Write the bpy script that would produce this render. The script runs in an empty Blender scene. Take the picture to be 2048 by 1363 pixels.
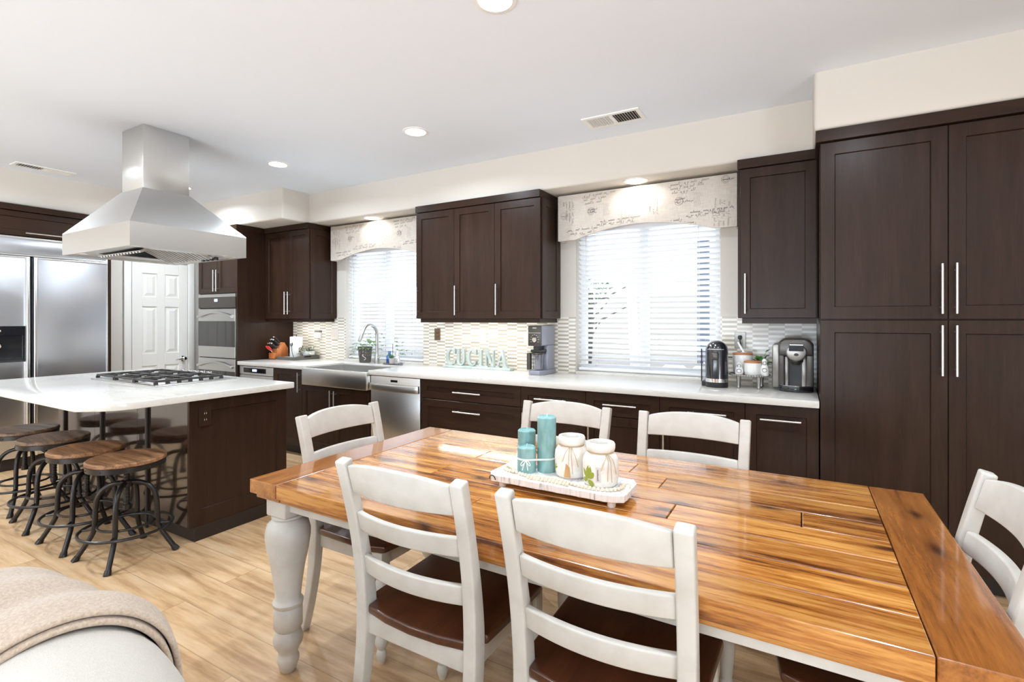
import bpy, bmesh, math, random
from mathutils import Vector, Matrix
random.seed(7)
S = bpy.context.scene
COL = S.collection
PI = math.pi

# ------------------------------------------------------------------ camera, world, daylight, exposure
cam = bpy.data.cameras.new('camera')
cam.sensor_fit = 'HORIZONTAL'; cam.sensor_width = 36.0
cam.lens = 36.0 * 1006.3 / 2048.0
cam.shift_y = -(681.5 - 638.94) / 2048.0
cam.clip_start = 0.02; cam.clip_end = 200
camo = bpy.data.objects.new('camera', cam); COL.objects.link(camo)
camo.location = (0, 0, 1.37); camo.rotation_euler = (PI / 2, 0, math.radians(29.924))
S.camera = camo

wd = bpy.data.worlds.new('sky'); S.world = wd; wd.use_nodes = True
bg = wd.node_tree.nodes['Background']
bg.inputs[0].default_value = (0.86, 0.93, 1.0, 1); bg.inputs[1].default_value = 1.35

def area_light(name, loc, rot, sx, sy, power, color=(1, 1, 1), parent=None, shape='RECTANGLE', spread=PI):
    l = bpy.data.lights.new(name, 'AREA'); l.shape = shape; l.size = sx
    if shape in ('RECTANGLE', 'ELLIPSE'): l.size_y = sy
    l.energy = power; l.color = color; l.spread = spread
    o = bpy.data.objects.new(name, l); COL.objects.link(o); o.location = loc; o.rotation_euler = rot
    if parent: o.parent = parent
    return o

# daylight lamps added low outside, aimed up to brighten the ceiling through the openings of the rear, right and kitchen walls
area_light('daylight_rear', (-2.2, -5.9, 0.3), (PI / 2 + 1.13, 0, 0), 5.4, 2.2, 560, (0.78, 0.89, 1.0))
area_light('daylight_right', (4.1, -1.5, 0.3), (PI / 2 + 1.13, 0, PI / 2), 3.0, 2.2, 260, (0.75, 0.87, 1.0))
area_light('patio_fill', (-2.6, 5.2, 0.08), (-PI * 0.75, 0, 0), 6.0, 1.6, 130, (0.85, 0.93, 1.0))  # hidden fill lamp added below the sills to brighten the kitchen ceiling

vs = S.view_settings
vs.view_transform = 'Standard'; vs.look = 'None'; vs.exposure = 0.34; vs.gamma = 1.0; vs.use_curve_mapping = False
S.cycles.max_bounces = 10; S.cycles.diffuse_bounces = 5; S.cycles.glossy_bounces = 4
S.cycles.transparent_max_bounces = 12; S.cycles.sample_clamp_indirect = 6.0
S.cycles.caustics_reflective = False; S.cycles.caustics_refractive = False

# ------------------------------------------------------------------ materials
def srgb(r, g, b):
    f = lambda c: (c / 255) / 12.92 if c <= 10 else (((c / 255) + 0.055) / 1.055) ** 2.4
    return (f(r), f(g), f(b), 1)

def mat(name, col, rough=0.5, metal=0.0, coat=0.0, spec=0.5, emit=None, estr=0, coat_rough=0.1):
    m = bpy.data.materials.new(name); m.use_nodes = True
    p = m.node_tree.nodes['Principled BSDF']
    p.inputs['Base Color'].default_value = col; p.inputs['Roughness'].default_value = rough
    p.inputs['Metallic'].default_value = metal; p.inputs['Coat Weight'].default_value = coat
    p.inputs['Coat Roughness'].default_value = coat_rough
    p.inputs['Specular IOR Level'].default_value = spec
    if emit: p.inputs['Emission Color'].default_value = emit; p.inputs['Emission Strength'].default_value = estr
    return m

class NT:
    def __init__(s, m): s.nt = m.node_tree; s.p = s.nt.nodes['Principled BSDF']
    def n(s, t, **k):
        x = s.nt.nodes.new(t)
        for a, b in k.items(): setattr(x, a, b)
        return x
    def l(s, a, b): s.nt.links.new(a, b)
    def coord(s, scale, out='Object'):
        c = s.n('ShaderNodeTexCoord'); mp = s.n('ShaderNodeMapping'); mp.inputs['Scale'].default_value = scale
        s.l(c.outputs[out], mp.inputs[0]); return mp.outputs[0]
    def noise(s, vec, scale, detail=3, rough=0.55):
        t = s.n('ShaderNodeTexNoise'); t.inputs['Scale'].default_value = scale; t.inputs['Detail'].default_value = detail
        t.inputs['Roughness'].default_value = rough; s.l(vec, t.inputs['Vector']); return t.outputs['Fac']
    def ramp(s, fac, stops):
        r = s.n('ShaderNodeValToRGB'); e = r.color_ramp.elements
        while len(e) < len(stops): e.new(0.5)
        for x, (p, c) in zip(e, stops): x.position = p; x.color = c
        s.l(fac, r.inputs[0]); return r.outputs[0]
    def math(s, op, a, b=None):
        m = s.n('ShaderNodeMath', operation=op)
        for i, v in enumerate((a, b)):
            if v is None: continue
            if isinstance(v, (int, float)): m.inputs[i].default_value = v
            else: s.l(v, m.inputs[i])
        return m.outputs[0]
    def mix(s, fac, a, b, blend='MIX'):
        m = s.n('ShaderNodeMix', data_type='RGBA', blend_type=blend)
        for k, v in ((0, fac), (6, a), (7, b)):
            if isinstance(v, (int, float, tuple)): m.inputs[k].default_value = v
            else: s.l(v, m.inputs[k])
        return m.outputs[2]
    def bump(s, h, strength=0.2, dist=0.002):
        b = s.n('ShaderNodeBump'); b.inputs['Strength'].default_value = strength; b.inputs['Distance'].default_value = dist
        s.l(h, b.inputs['Height']); s.l(b.outputs[0], s.p.inputs['Normal'])
    def color(s, c): s.l(c, s.p.inputs['Base Color'])

def grain_mat(name, dark, light, axis, rough=0.35, coat=0.0, scale=1.0, contrast=(0.3, 0.75), use_rnd=False, knots=False, coat_rough=0.1, spec=0.5, mid=None):
    """stained timber whose grain runs along the given axis"""
    m = mat(name, light, rough, coat=coat, coat_rough=coat_rough, spec=spec); t = NT(m)
    sc = [14.0, 14.0, 14.0]; sc['xyz'.index(axis)] = 1.1
    c = t.n('ShaderNodeTexCoord'); vec = c.outputs['Object']
    if use_rnd:
        a = t.n('ShaderNodeAttribute', attribute_name='rnd'); ad = t.n('ShaderNodeVectorMath', operation='ADD')
        s2 = t.n('ShaderNodeVectorMath', operation='SCALE'); s2.inputs['Scale'].default_value = 13.0
        t.l(a.outputs['Vector'], s2.inputs[0]); t.l(vec, ad.inputs[0]); t.l(s2.outputs[0], ad.inputs[1]); vec = ad.outputs[0]
    mp = t.n('ShaderNodeMapping'); mp.inputs['Scale'].default_value = sc; t.l(vec, mp.inputs[0])
    f = t.noise(mp.outputs[0], 1.6 * scale, 6, 0.6)
    mp2 = t.n('ShaderNodeMapping'); mp2.inputs['Scale'].default_value = [x * 3.5 for x in sc]; t.l(vec, mp2.inputs[0])
    g = t.noise(mp2.outputs[0], 2.0 * scale, 4, 0.7)
    h = t.math('ADD', t.math('MULTIPLY', f, 0.6), t.math('MULTIPLY', g, 0.4))
    col = t.ramp(h, [(contrast[0], dark), (contrast[1], light)] if mid is None else [(contrast[0], dark), ((contrast[0] + contrast[1]) / 2, mid), (contrast[1], light)])
    if use_rnd:
        v = t.ramp(a.outputs['Fac'], [(0.0, (0.62, 0.55, 0.5, 1)), (0.5, (0.95, 0.93, 0.9, 1)), (1.0, (1.15, 1.12, 1.05, 1))])
        col = t.mix(1.0, col, v, 'MULTIPLY')
    if knots:
        wv = t.n('ShaderNodeTexNoise'); wv.inputs['Scale'].default_value = 9.0; t.l(vec, wv.inputs['Vector'])
        w2 = t.n('ShaderNodeVectorMath', operation='SCALE'); w2.inputs['Scale'].default_value = 0.035; t.l(wv.outputs['Color'], w2.inputs[0])
        w3 = t.n('ShaderNodeVectorMath', operation='ADD'); t.l(vec, w3.inputs[0]); t.l(w2.outputs[0], w3.inputs[1])
        mp3 = t.n('ShaderNodeMapping'); k = [8.0, 8.0, 0.02]; k['xyz'.index(axis)] = 3.0; mp3.inputs['Scale'].default_value = k
        t.l(w3.outputs[0], mp3.inputs[0])
        vo = t.n('ShaderNodeTexVoronoi'); vo.voronoi_dimensions = '2D'; vo.inputs['Scale'].default_value = 1.0; t.l(mp3.outputs[0], vo.inputs['Vector'])
        sp = t.n('ShaderNodeSeparateColor'); t.l(vo.outputs['Color'], sp.inputs[0]); pick = t.math('GREATER_THAN', sp.outputs[0], 0.62)
        kk = t.math('MULTIPLY', t.ramp(vo.outputs['Distance'], [(0.03, (1, 1, 1, 1)), (0.16, (0, 0, 0, 1))]), pick)
        halo = t.math('MULTIPLY', t.ramp(vo.outputs['Distance'], [(0.05, (1, 1, 1, 1)), (0.40, (0, 0, 0, 1))]), pick)
        col = t.mix(t.math('MULTIPLY', halo, 0.45), col, dark)
        col = t.mix(t.math('MULTIPLY', kk, 0.85), col, (dark[0] * 0.2, dark[1] * 0.18, dark[2] * 0.25, 1))
    t.color(col); t.bump(g, 0.12, 0.001)
    return m

M = {}
M['ceiling'] = mat('ceiling_paint', srgb(236, 243, 253), 0.9)
M['wall'] = mat('wall_paint', srgb(219, 212, 202), 0.85)
for k, s_ in (('ceiling', 90), ('wall', 120)):
    t = NT(M[k]); t.bump(t.noise(t.coord((1, 1, 1)), s_, 3), 0.06, 0.002)
M['cab'] = grain_mat('espresso_cabinet', srgb(38, 24, 16), srgb(60, 41, 30), 'z', 0.31, coat=0.04, contrast=(0.3, 0.7), coat_rough=0.2, spec=0.2)
M['cab_h'] = grain_mat('espresso_cabinet_cross', srgb(38, 24, 16), srgb(60, 41, 30), 'x', 0.31, coat=0.04, contrast=(0.3, 0.7), coat_rough=0.2, spec=0.2)
M['cab_gloss'] = grain_mat('espresso_gloss_panel', srgb(34, 23, 17), srgb(50, 36, 28), 'z', 0.12, coat=0.8, contrast=(0.25, 0.8), coat_rough=0.06)
M['kick'] = mat('toe_kick', srgb(36, 27, 22), 0.5)
M['nickel'] = mat('satin_nickel', (0.82, 0.81, 0.79, 1), 0.28, 1.0)
M['faucet'] = mat('brushed_faucet', (0.50, 0.49, 0.47, 1), 0.3, 1.0)
M['chrome'] = mat('chrome', (0.88, 0.88, 0.9, 1), 0.08, 1.0)
def steel(name, col, rough, sc, amt=0.05):
    m = mat(name, col, rough, 1.0); t = NT(m)
    n = t.noise(t.coord(sc), 6.0, 4, 0.65)
    r = t.math('ADD', t.math('MULTIPLY', n, amt * 2), rough - amt); t.l(r, t.p.inputs['Roughness'])
    t.color(t.ramp(n, [(0.3, tuple(c * 0.975 for c in col[:3]) + (1,)), (0.7, col)]))
    t.p.inputs['Anisotropic'].default_value = 0.6
    return m
M['steel'] = steel('brushed_steel', (0.70, 0.69, 0.67, 1), 0.30, (1, 1, 40))
M['steel_hood'] = steel('hood_steel', (0.72, 0.71, 0.69, 1), 0.32, (1, 1, 40))
M['steel_v'] = steel('brushed_steel_vertical', (0.66, 0.65, 0.63, 1), 0.32, (40, 40, 1))
M['steel_fridge'] = steel('fridge_steel', (0.66, 0.68, 0.72, 1), 0.30, (1, 1, 60))
M['steel_dark'] = mat('shadowy_steel', (0.30, 0.29, 0.28, 1), 0.35, 1.0)
M['black_gloss'] = mat('black_gloss', (0.012, 0.012, 0.014, 1), 0.08, coat=0.6)
M['oven_glass'] = mat('oven_glass', (0.03, 0.028, 0.026, 1), 0.06, coat=0.3, spec=0.7)
M['black'] = mat('black_plastic', (0.02, 0.02, 0.02, 1), 0.4)
M['iron'] = mat('cast_iron', (0.035, 0.03, 0.027, 1), 0.5)
M['gunmetal'] = mat('gunmetal_pipe', (0.030, 0.026, 0.024, 1), 0.3, 0.5)
M['display'] = mat('blue_display', (0.02, 0.02, 0.1, 1), 0.3, emit=(0.25, 0.35, 1, 1), estr=4)
M['lamp'] = mat('lamp_lens', (1, 1, 1, 1), 0.4, emit=(1, 0.97, 0.92, 1), estr=14)
M['white_trim'] = mat('white_trim', srgb(244, 243, 240), 0.4)
M['door_white'] = mat('door_white', srgb(240, 237, 230), 0.42)
M['chair_white'] = mat('chalk_white_paint', srgb(236, 231, 221), 0.45)
t = NT(M['chair_white']); f = t.noise(t.coord((3, 3, 3)), 4.0, 4)
t.color(t.ramp(f, [(0.3, srgb(188, 182, 172)), (0.6, srgb(200, 195, 186))])); t.bump(f, 0.05, 0.001)
M['blind'] = mat('blind_white', srgb(244, 246, 250), 0.45)
M['blind'].node_tree.nodes['Principled BSDF'].inputs['Transmission Weight'].default_value = 0.0
M['seat'] = grain_mat('dark_seat_wood', srgb(46, 24, 14), srgb(98, 56, 33), 'y', 0.28, coat=0.3, contrast=(0.3, 0.75))
M['stool_seat'] = grain_mat('stool_wood', srgb(84, 52, 32), srgb(178, 132, 92), 'x', 0.5, contrast=(0.38, 0.62), scale=1.5)
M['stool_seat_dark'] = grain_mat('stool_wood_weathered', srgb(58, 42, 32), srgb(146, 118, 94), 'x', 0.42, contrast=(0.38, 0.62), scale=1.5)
TD, TM, TL = srgb(98, 50, 16), srgb(182, 114, 46), srgb(220, 160, 84)
M['table'] = grain_mat('honey_plank', TD, TL, 'x', 0.22, coat=0.8, contrast=(0.38, 0.58), mid=TM, use_rnd=True, knots=True, coat_rough=0.07)
M['table_end'] = grain_mat('honey_breadboard', TD, srgb(196, 132, 62), 'y', 0.22, coat=0.8, contrast=(0.30, 0.70), mid=srgb(166, 102, 44), use_rnd=True, knots=True, coat_rough=0.07)

def quartz():
    m = mat('white_quartz', srgb(240, 237, 230), 0.16, coat=0.2); t = NT(m)
    v = t.coord((1.2, 5, 5))
    n = t.noise(v, 2.2, 7, 0.72)
    vein = t.ramp(n, [(0.47, (0, 0, 0, 1)), (0.50, (1, 1, 1, 1)), (0.53, (0, 0, 0, 1))])
    n2 = t.noise(t.coord((1, 1, 1)), 3.0, 4)
    k = t.math('MULTIPLY', vein, t.ramp(n2, [(0.45, (0, 0, 0, 1)), (0.7, (0.4, 0.4, 0.4, 1))]))
    t.color(t.mix(k, srgb(224, 220, 212), srgb(150, 138, 126)))
    return m
M['quartz'] = quartz()

def floor_mat():
    m = mat('oak_planks', srgb(200, 165, 120), 0.34, coat=0.05); t = NT(m)
    br = t.n('ShaderNodeTexBrick'); br.offset = 0.37; br.offset_frequency = 2
    br.inputs['Color1'].default_value = (0, 0, 0, 1); br.inputs['Color2'].default_value = (1, 1, 1, 1)
    br.inputs['Mortar'].default_value = (0.5, 0.5, 0.5, 1)
    br.inputs['Scale'].default_value = 1.0; br.inputs['Brick Width'].default_value = 1.9; br.inputs['Row Height'].default_value = 0.19
    br.inputs['Mortar Size'].default_value = 0.0016; br.inputs['Mortar Smooth'].default_value = 0.1; br.inputs['Bias'].default_value = 0.0
    c = t.n('ShaderNodeTexCoord'); t.l(c.outputs['Object'], br.inputs['Vector'])
    sc = t.n('ShaderNodeVectorMath', operation='SCALE'); sc.inputs['Scale'].default_value = 9.0; t.l(br.outputs['Color'], sc.inputs[0])
    ad = t.n('ShaderNodeVectorMath', operation='ADD'); t.l(c.outputs['Object'], ad.inputs[0]); t.l(sc.outputs[0], ad.inputs[1])
    mp = t.n('ShaderNodeMapping'); mp.inputs['Scale'].default_value = (1.0, 9, 1); t.l(ad.outputs[0], mp.inputs[0])
    g = t.noise(mp.outputs[0], 2.2, 7, 0.62)
    col = t.ramp(g, [(0.32, srgb(172, 134, 94)), (0.5, srgb(206, 170, 128)), (0.68, srgb(220, 190, 152))])
    sp = t.n('ShaderNodeSeparateColor'); t.l(br.outputs['Color'], sp.inputs[0])
    col = t.mix(1.0, col, t.ramp(sp.outputs[0], [(0, (0.9, 0.88, 0.86, 1)), (1, (1.06, 1.06, 1.06, 1))]), 'MULTIPLY')
    mp3 = t.n('ShaderNodeMapping'); mp3.inputs['Scale'].default_value = (1.5, 3.2, 1); t.l(ad.outputs[0], mp3.inputs[0])
    vo = t.n('ShaderNodeTexVoronoi'); vo.inputs['Scale'].default_value = 1.0; t.l(mp3.outputs[0], vo.inputs['Vector'])
    kk = t.ramp(vo.outputs['Distance'], [(0.02, (1, 1, 1, 1)), (0.09, (0, 0, 0, 1))])
    col = t.mix(t.math('MULTIPLY', kk, 0.55), col, srgb(120, 84, 54))
    col = t.mix(t.math('MULTIPLY', br.outputs['Fac'], 0.55), col, srgb(120, 86, 56))
    t.color(col); t.bump(g, 0.1, 0.002)
    return m
M['floor'] = floor_mat()

def tile_mat():
    m = mat('mosaic_tile', srgb(235, 230, 220), 0.22, coat=0.3); t = NT(m)
    c = t.n('ShaderNodeTexCoord'); s = t.n('ShaderNodeSeparateXYZ'); t.l(c.outputs['Object'], s.inputs[0])
    W, Hh = 0.102, 0.0168
    cx = t.math('FLOOR', t.math('DIVIDE', s.outputs[0], W))
    zz = t.math('DIVIDE', s.outputs[2], Hh)
    rz = t.math('FLOOR', zz)
    par = t.math('FLOORED_MODULO' if False else 'MODULO', t.math('ADD', t.math('ADD', rz, cx), 1000), 2.0)
    cv = t.n('ShaderNodeCombineXYZ'); t.l(cx, cv.inputs[0]); t.l(rz, cv.inputs[1])
    wn = t.n('ShaderNodeTexWhiteNoise'); wn.noise_dimensions = '2D'; t.l(cv.outputs[0], wn.inputs['Vector'])
    lightc = t.ramp(wn.outputs['Value'], [(0, srgb(236, 231, 220)), (1, srgb(246, 243, 236))])
    darkc = t.ramp(wn.outputs['Value'], [(0, srgb(178, 168, 150)), (0.6, srgb(196, 187, 170)), (1, srgb(212, 204, 190))])
    col = t.mix(par, lightc, darkc)
    fx = t.math('FRACT', t.math('DIVIDE', s.outputs[0], W)); fz = t.math('FRACT', zz)
    gx = t.math('LESS_THAN', fx, 0.02); gz = t.math('LESS_THAN', fz, 0.09)
    g = t.math('MAXIMUM', gx, gz)
    t.color(t.mix(g, col, srgb(226, 220, 208)))
    h = t.math('SUBTRACT', 1.0, g); t.bump(h, 0.35, 0.002)
    return m
M['tile'] = tile_mat()

def linen():
    m = mat('linen_fabric', srgb(214, 204, 192), 0.9); t = NT(m)
    a = t.noise(t.coord((300, 300, 14)), 1.0, 2); b = t.noise(t.coord((14, 300, 300)), 1.0, 2)
    f = t.math('ADD', t.math('MULTIPLY', a, 0.5), t.math('MULTIPLY', b, 0.5))
    t.color(t.ramp(f, [(0.35, srgb(200, 190, 178)), (0.65, srgb(222, 214, 204))])); t.bump(f, 0.2, 0.001)
    return m
M['linen'] = linen()
M['ink'] = mat('faded_ink', srgb(138, 128, 122), 0.9)
M['ink_soft'] = mat('pale_ink', srgb(176, 166, 158), 0.9)
M['glass'] = bpy.data.materials.new('window_glass'); M['glass'].use_nodes = True
def glass_nodes(m, tint=(1, 1, 1, 1), gl=0.08):
    nt = m.node_tree; nt.nodes.clear()
    o = nt.nodes.new('ShaderNodeOutputMaterial'); mx = nt.nodes.new('ShaderNodeMixShader'); mx.inputs[0].default_value = gl
    a = nt.nodes.new('ShaderNodeBsdfTransparent'); a.inputs[0].default_value = tint
    b = nt.nodes.new('ShaderNodeBsdfGlossy'); b.inputs['Roughness'].default_value = 0.03
    nt.links.new(a.outputs[0], mx.inputs[1]); nt.links.new(b.outputs[0], mx.inputs[2]); nt.links.new(mx.outputs[0], o.inputs[0])
glass_nodes(M['glass'])
def thin_glass(name, tint, gl):
    m = bpy.data.materials.new(name); m.use_nodes = True; glass_nodes(m, tint, gl); return m
M['clear'] = thin_glass('clear_plastic', (0.86, 0.87, 0.9, 1), 0.14)
M['blue_glass'] = thin_glass('blue_glass', (0.25, 0.55, 0.85, 1), 0.15)
M['teal'] = mat('teal_wax', srgb(104, 176, 178), 0.45)
t = NT(M['teal']); t.p.inputs['Subsurface Weight'].default_value = 0.15; t.p.inputs['Subsurface Radius'].default_value = (0.02, 0.02, 0.02)
f = t.noise(t.coord((9, 9, 3)), 3.0, 3); t.color(t.ramp(f, [(0.35, srgb(116, 160, 159)), (0.68, srgb(156, 194, 191))]))
M['teal_top'] = mat('teal_wax_top', srgb(166, 208, 206), 0.5)
M['ceramic'] = mat('white_ceramic', srgb(238, 236, 232), 0.25, coat=0.3)
M['crock'] = mat('chalky_jar', srgb(236, 230, 220), 0.7)
t = NT(M['crock']); f = t.noise(t.coord((1, 1, 1)), 26.0, 4); t.color(t.ramp(f, [(0.3, srgb(220, 210, 196)), (0.6, srgb(240, 236, 229))])); t.bump(f, 0.2, 0.002)
M['twine'] = mat('jute_twine', srgb(196, 172, 136), 0.9)
M['string'] = mat('white_string', srgb(240, 240, 236), 0.8)
M['bead'] = mat('pale_wood_bead', srgb(232, 216, 190), 0.6)
M['whitewash'] = mat('whitewashed_wood', srgb(238, 236, 232), 0.7)
t = NT(M['whitewash']); f = t.noise(t.coord((60, 10, 6)), 1.6, 5, 0.7)
t.color(t.ramp(f, [(0.30, srgb(160, 154, 156)), (0.45, srgb(232, 229, 226)), (0.7, srgb(244, 242, 238))])); t.bump(f, 0.4, 0.003)
M['leaf_paint'] = mat('green_leaf_print', srgb(150, 160, 60), 0.7)
M['paper_print'] = mat('label_print', srgb(214, 206, 204), 0.8)
M['tan_print'] = mat('tan_print', srgb(205, 160, 105), 0.8)
M['leaf'] = mat('leaf_green', srgb(70, 120, 50), 0.45)
t = NT(M['leaf']); f = t.noise(t.coord((1, 1, 1)), 14, 3); t.color(t.ramp(f, [(0.35, srgb(52, 100, 40)), (0.65, srgb(136, 180, 88))]))
M['leaf_var'] = mat('variegated_leaf', srgb(160, 180, 140), 0.5)
t = NT(M['leaf_var']); f = t.noise(t.coord((1, 1, 1)), 38, 2); t.color(t.ramp(f, [(0.42, srgb(70, 96, 62)), (0.55, srgb(222, 226, 212))]))
M['block'] = grain_mat('beech_block', srgb(168, 92, 44), srgb(206, 128, 70), 'z', 0.4)
M['lid'] = grain_mat('acacia_lid', srgb(160, 92, 52), srgb(206, 142, 92), 'x', 0.4)
M['red'] = mat('red_plastic', srgb(216, 52, 48), 0.35)
M['tray_grey'] = mat('charcoal_tray', srgb(92, 88, 82), 0.5)
M['mint'] = mat('mint_paint', srgb(190, 214, 210), 0.6)
t = NT(M['mint']); f = t.noise(t.coord((1, 1, 1)), 12.0, 4); t.color(t.ramp(f, [(0.35, srgb(166, 180, 177)), (0.65, srgb(190, 200, 197))]))
M['slate'] = mat('slate_plastic', srgb(150, 152, 164), 0.35, 0.4)
M['slate_dark'] = mat('graphite_plastic', srgb(74, 68, 62), 0.35, 0.3)
M['graphite'] = mat('graphite_metallic', srgb(88, 84, 80), 0.3, 0.6)
M['pewter'] = mat('pewter_plastic', srgb(150, 146, 140), 0.28, 0.7)
M['capsule'] = mat('capsule_black', (0.016, 0.017, 0.024, 1), 0.14, coat=1.0)
M['bronze'] = mat('bronze_plate', srgb(120, 100, 80), 0.35, 0.7)
M['plate'] = mat('ivory_plate', srgb(214, 204, 196), 0.4)
M['steel_plate'] = mat('steel_plate', srgb(150, 146, 140), 0.35, 0.8)
M['silver_rope'] = mat('pewter_beading', srgb(176, 172, 166), 0.3, 0.8)
M['towel'] = mat('paper_towel', srgb(242, 240, 236), 0.95)
M['sofa'] = mat('sofa_fabric', srgb(232, 228, 220), 0.95)
M['throw'] = mat('wool_throw', srgb(206, 188, 166), 1.0)
for k, sc_, a_, b_ in (('sofa', 500, srgb(192, 183, 170), srgb(212, 204, 192)), ('throw', 170, srgb(172, 150, 130), srgb(200, 180, 158))):
    t = NT(M[k]); f = t.noise(t.coord((1, 1, 1)), sc_, 5, 0.7); t.color(t.ramp(f, [(0.35, a_), (0.65, b_)])); t.bump(f, 0.5, 0.004)
    t.p.inputs['Sheen Weight'].default_value = 0.35
M['fence'] = grain_mat('fence_boards', srgb(206, 200, 194), srgb(232, 228, 224), 'x', 0.8)
M['patio'] = mat('patio_concrete', srgb(214, 210, 206), 0.8)
M['bark'] = mat('bark', srgb(70, 62, 56), 0.9)
M['bush'] = mat('garden_leaves', srgb(96, 130, 70), 0.6)
M['steel_blue'] = mat('blue_grey_post', srgb(92, 112, 140), 0.6)
M['post_white'] = mat('white_post', srgb(244, 244, 242), 0.6)
M['vent_dark'] = mat('duct_dark', srgb(60, 55, 48), 0.9)
M['gap'] = mat('shadow_gap', (0.01, 0.009, 0.008, 1), 0.9)

# ------------------------------------------------------------------ helpers
WORLD = {}
def thing(name, label, cat, loc=(0, 0, 0), rotz=0.0, group=None, world=True):
    """an Empty at the base of a thing; with world=True its parts are given in room coordinates"""
    o = bpy.data.objects.new(name, None); COL.objects.link(o); o.empty_display_size = 0.1
    o.location = loc; o.rotation_euler = (0, 0, rotz); o['label'] = label; o['category'] = cat
    if group: o['group'] = group
    if world: WORLD[o.name] = Vector(loc)
    return o
def root_of(o):
    while o.parent: o = o.parent
    return o
def finish(name, bm, m, parent=None, smooth=False, label=None, kind=None, base=None):
    """link the gathered shape as one mesh object; top-level meshes get their origin at base"""
    off = Vector((0, 0, 0))
    if parent is not None:
        off = WORLD.get(root_of(parent).name, off)
    elif base is not None: off = Vector(base)
    if off.length: bmesh.ops.translate(bm, verts=bm.verts, vec=-off)
    bmesh.ops.recalc_face_normals(bm, faces=bm.faces)
    me = bpy.data.meshes.new(name); bm.to_mesh(me); bm.free()
    if isinstance(m, (list, tuple)):
        for x in m: me.materials.append(x)
    else: me.materials.append(m)
    if smooth:
        me.polygons.foreach_set('use_smooth', [True] * len(me.polygons))
        try: me.set_sharp_from_angle(angle=math.radians(38))
        except Exception: pass
    o = bpy.data.objects.new(name, me); COL.objects.link(o)
    if parent is not None: o.parent = parent
    elif base is not None: o.location = base
    if label: o['label'] = label
    if kind: o['kind'] = kind
    return o
def tag(o, label, cat, group=None):
    o['label'] = label; o['category'] = cat
    if group: o['group'] = group
    return o
def copy_tree(o, parent=None):
    c = o.copy(); COL.objects.link(c)
    if parent is not None: c.parent = parent
    for ch in list(o.children): copy_tree(ch, c)
    return c
def dup(o, loc, rotz=None, label=None, group=None):
    c = copy_tree(o); c.location = loc
    if rotz is not None: c.rotation_euler = (0, 0, rotz)
    if label: c['label'] = label
    if group: c['group'] = group
    return c

NB = bmesh.new
def merge(bm, tmp, mtx=None, mi=0):
    if mtx is not None: bmesh.ops.transform(tmp, matrix=mtx, verts=tmp.verts)
    for f in tmp.faces: f.material_index = mi
    me = bpy.data.meshes.new('t'); tmp.to_mesh(me); tmp.free(); bm.from_mesh(me); bpy.data.meshes.remove(me)
    return bm
NUDGE = [0]
def nudge():
    """a hair of extra size so that touching pieces of one mesh never share a plane"""
    NUDGE[0] += 1; return (NUDGE[0] * 0.618034 % 1.0) * 0.0004
def box(bm, x0, x1, y0, y1, z0, z1, bev=0.0, seg=2, mtx=None, mi=0):
    e = nudge(); t = NB(); bmesh.ops.create_cube(t, size=1.0)
    bmesh.ops.scale(t, vec=(abs(x1 - x0) + e, abs(y1 - y0) + e, abs(z1 - z0) + e), verts=t.verts)
    bmesh.ops.translate(t, vec=((x0 + x1) / 2, (y0 + y1) / 2, (z0 + z1) / 2), verts=t.verts)
    if bev: bmesh.ops.bevel(t, geom=list(t.edges), offset=bev, segments=seg, profile=0.5, affect='EDGES')
    return merge(bm, t, mtx, mi)
def prism(bm, pts, a, b, axis='z', bev=0.0, seg=2, mtx=None, mi=0):
    """extrude a 2-D outline from a to b along an axis (z: xy outline, y: xz outline, x: yz outline)"""
    t = NB(); e = nudge(); a, b = (a - e / 2, b + e / 2) if a < b else (a + e / 2, b - e / 2)
    def P(p, h): return (p[0], p[1], h) if axis == 'z' else ((p[0], h, p[1]) if axis == 'y' else (h, p[0], p[1]))
    v0 = [t.verts.new(P(p, a)) for p in pts]; v1 = [t.verts.new(P(p, b)) for p in pts]
    n = len(pts); t.faces.new(v0); t.faces.new(v1[::-1])
    for i in range(n): t.faces.new((v0[i], v1[i], v1[(i + 1) % n], v0[(i + 1) % n]))
    bmesh.ops.recalc_face_normals(t, faces=t.faces)
    if bev:
        bmesh.ops.bevel(t, geom=[e for e in t.edges if e.calc_face_angle(0) > 0.5], offset=bev, segments=seg, profile=0.5, affect='EDGES')
    return merge(bm, t, mtx, mi)
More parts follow.
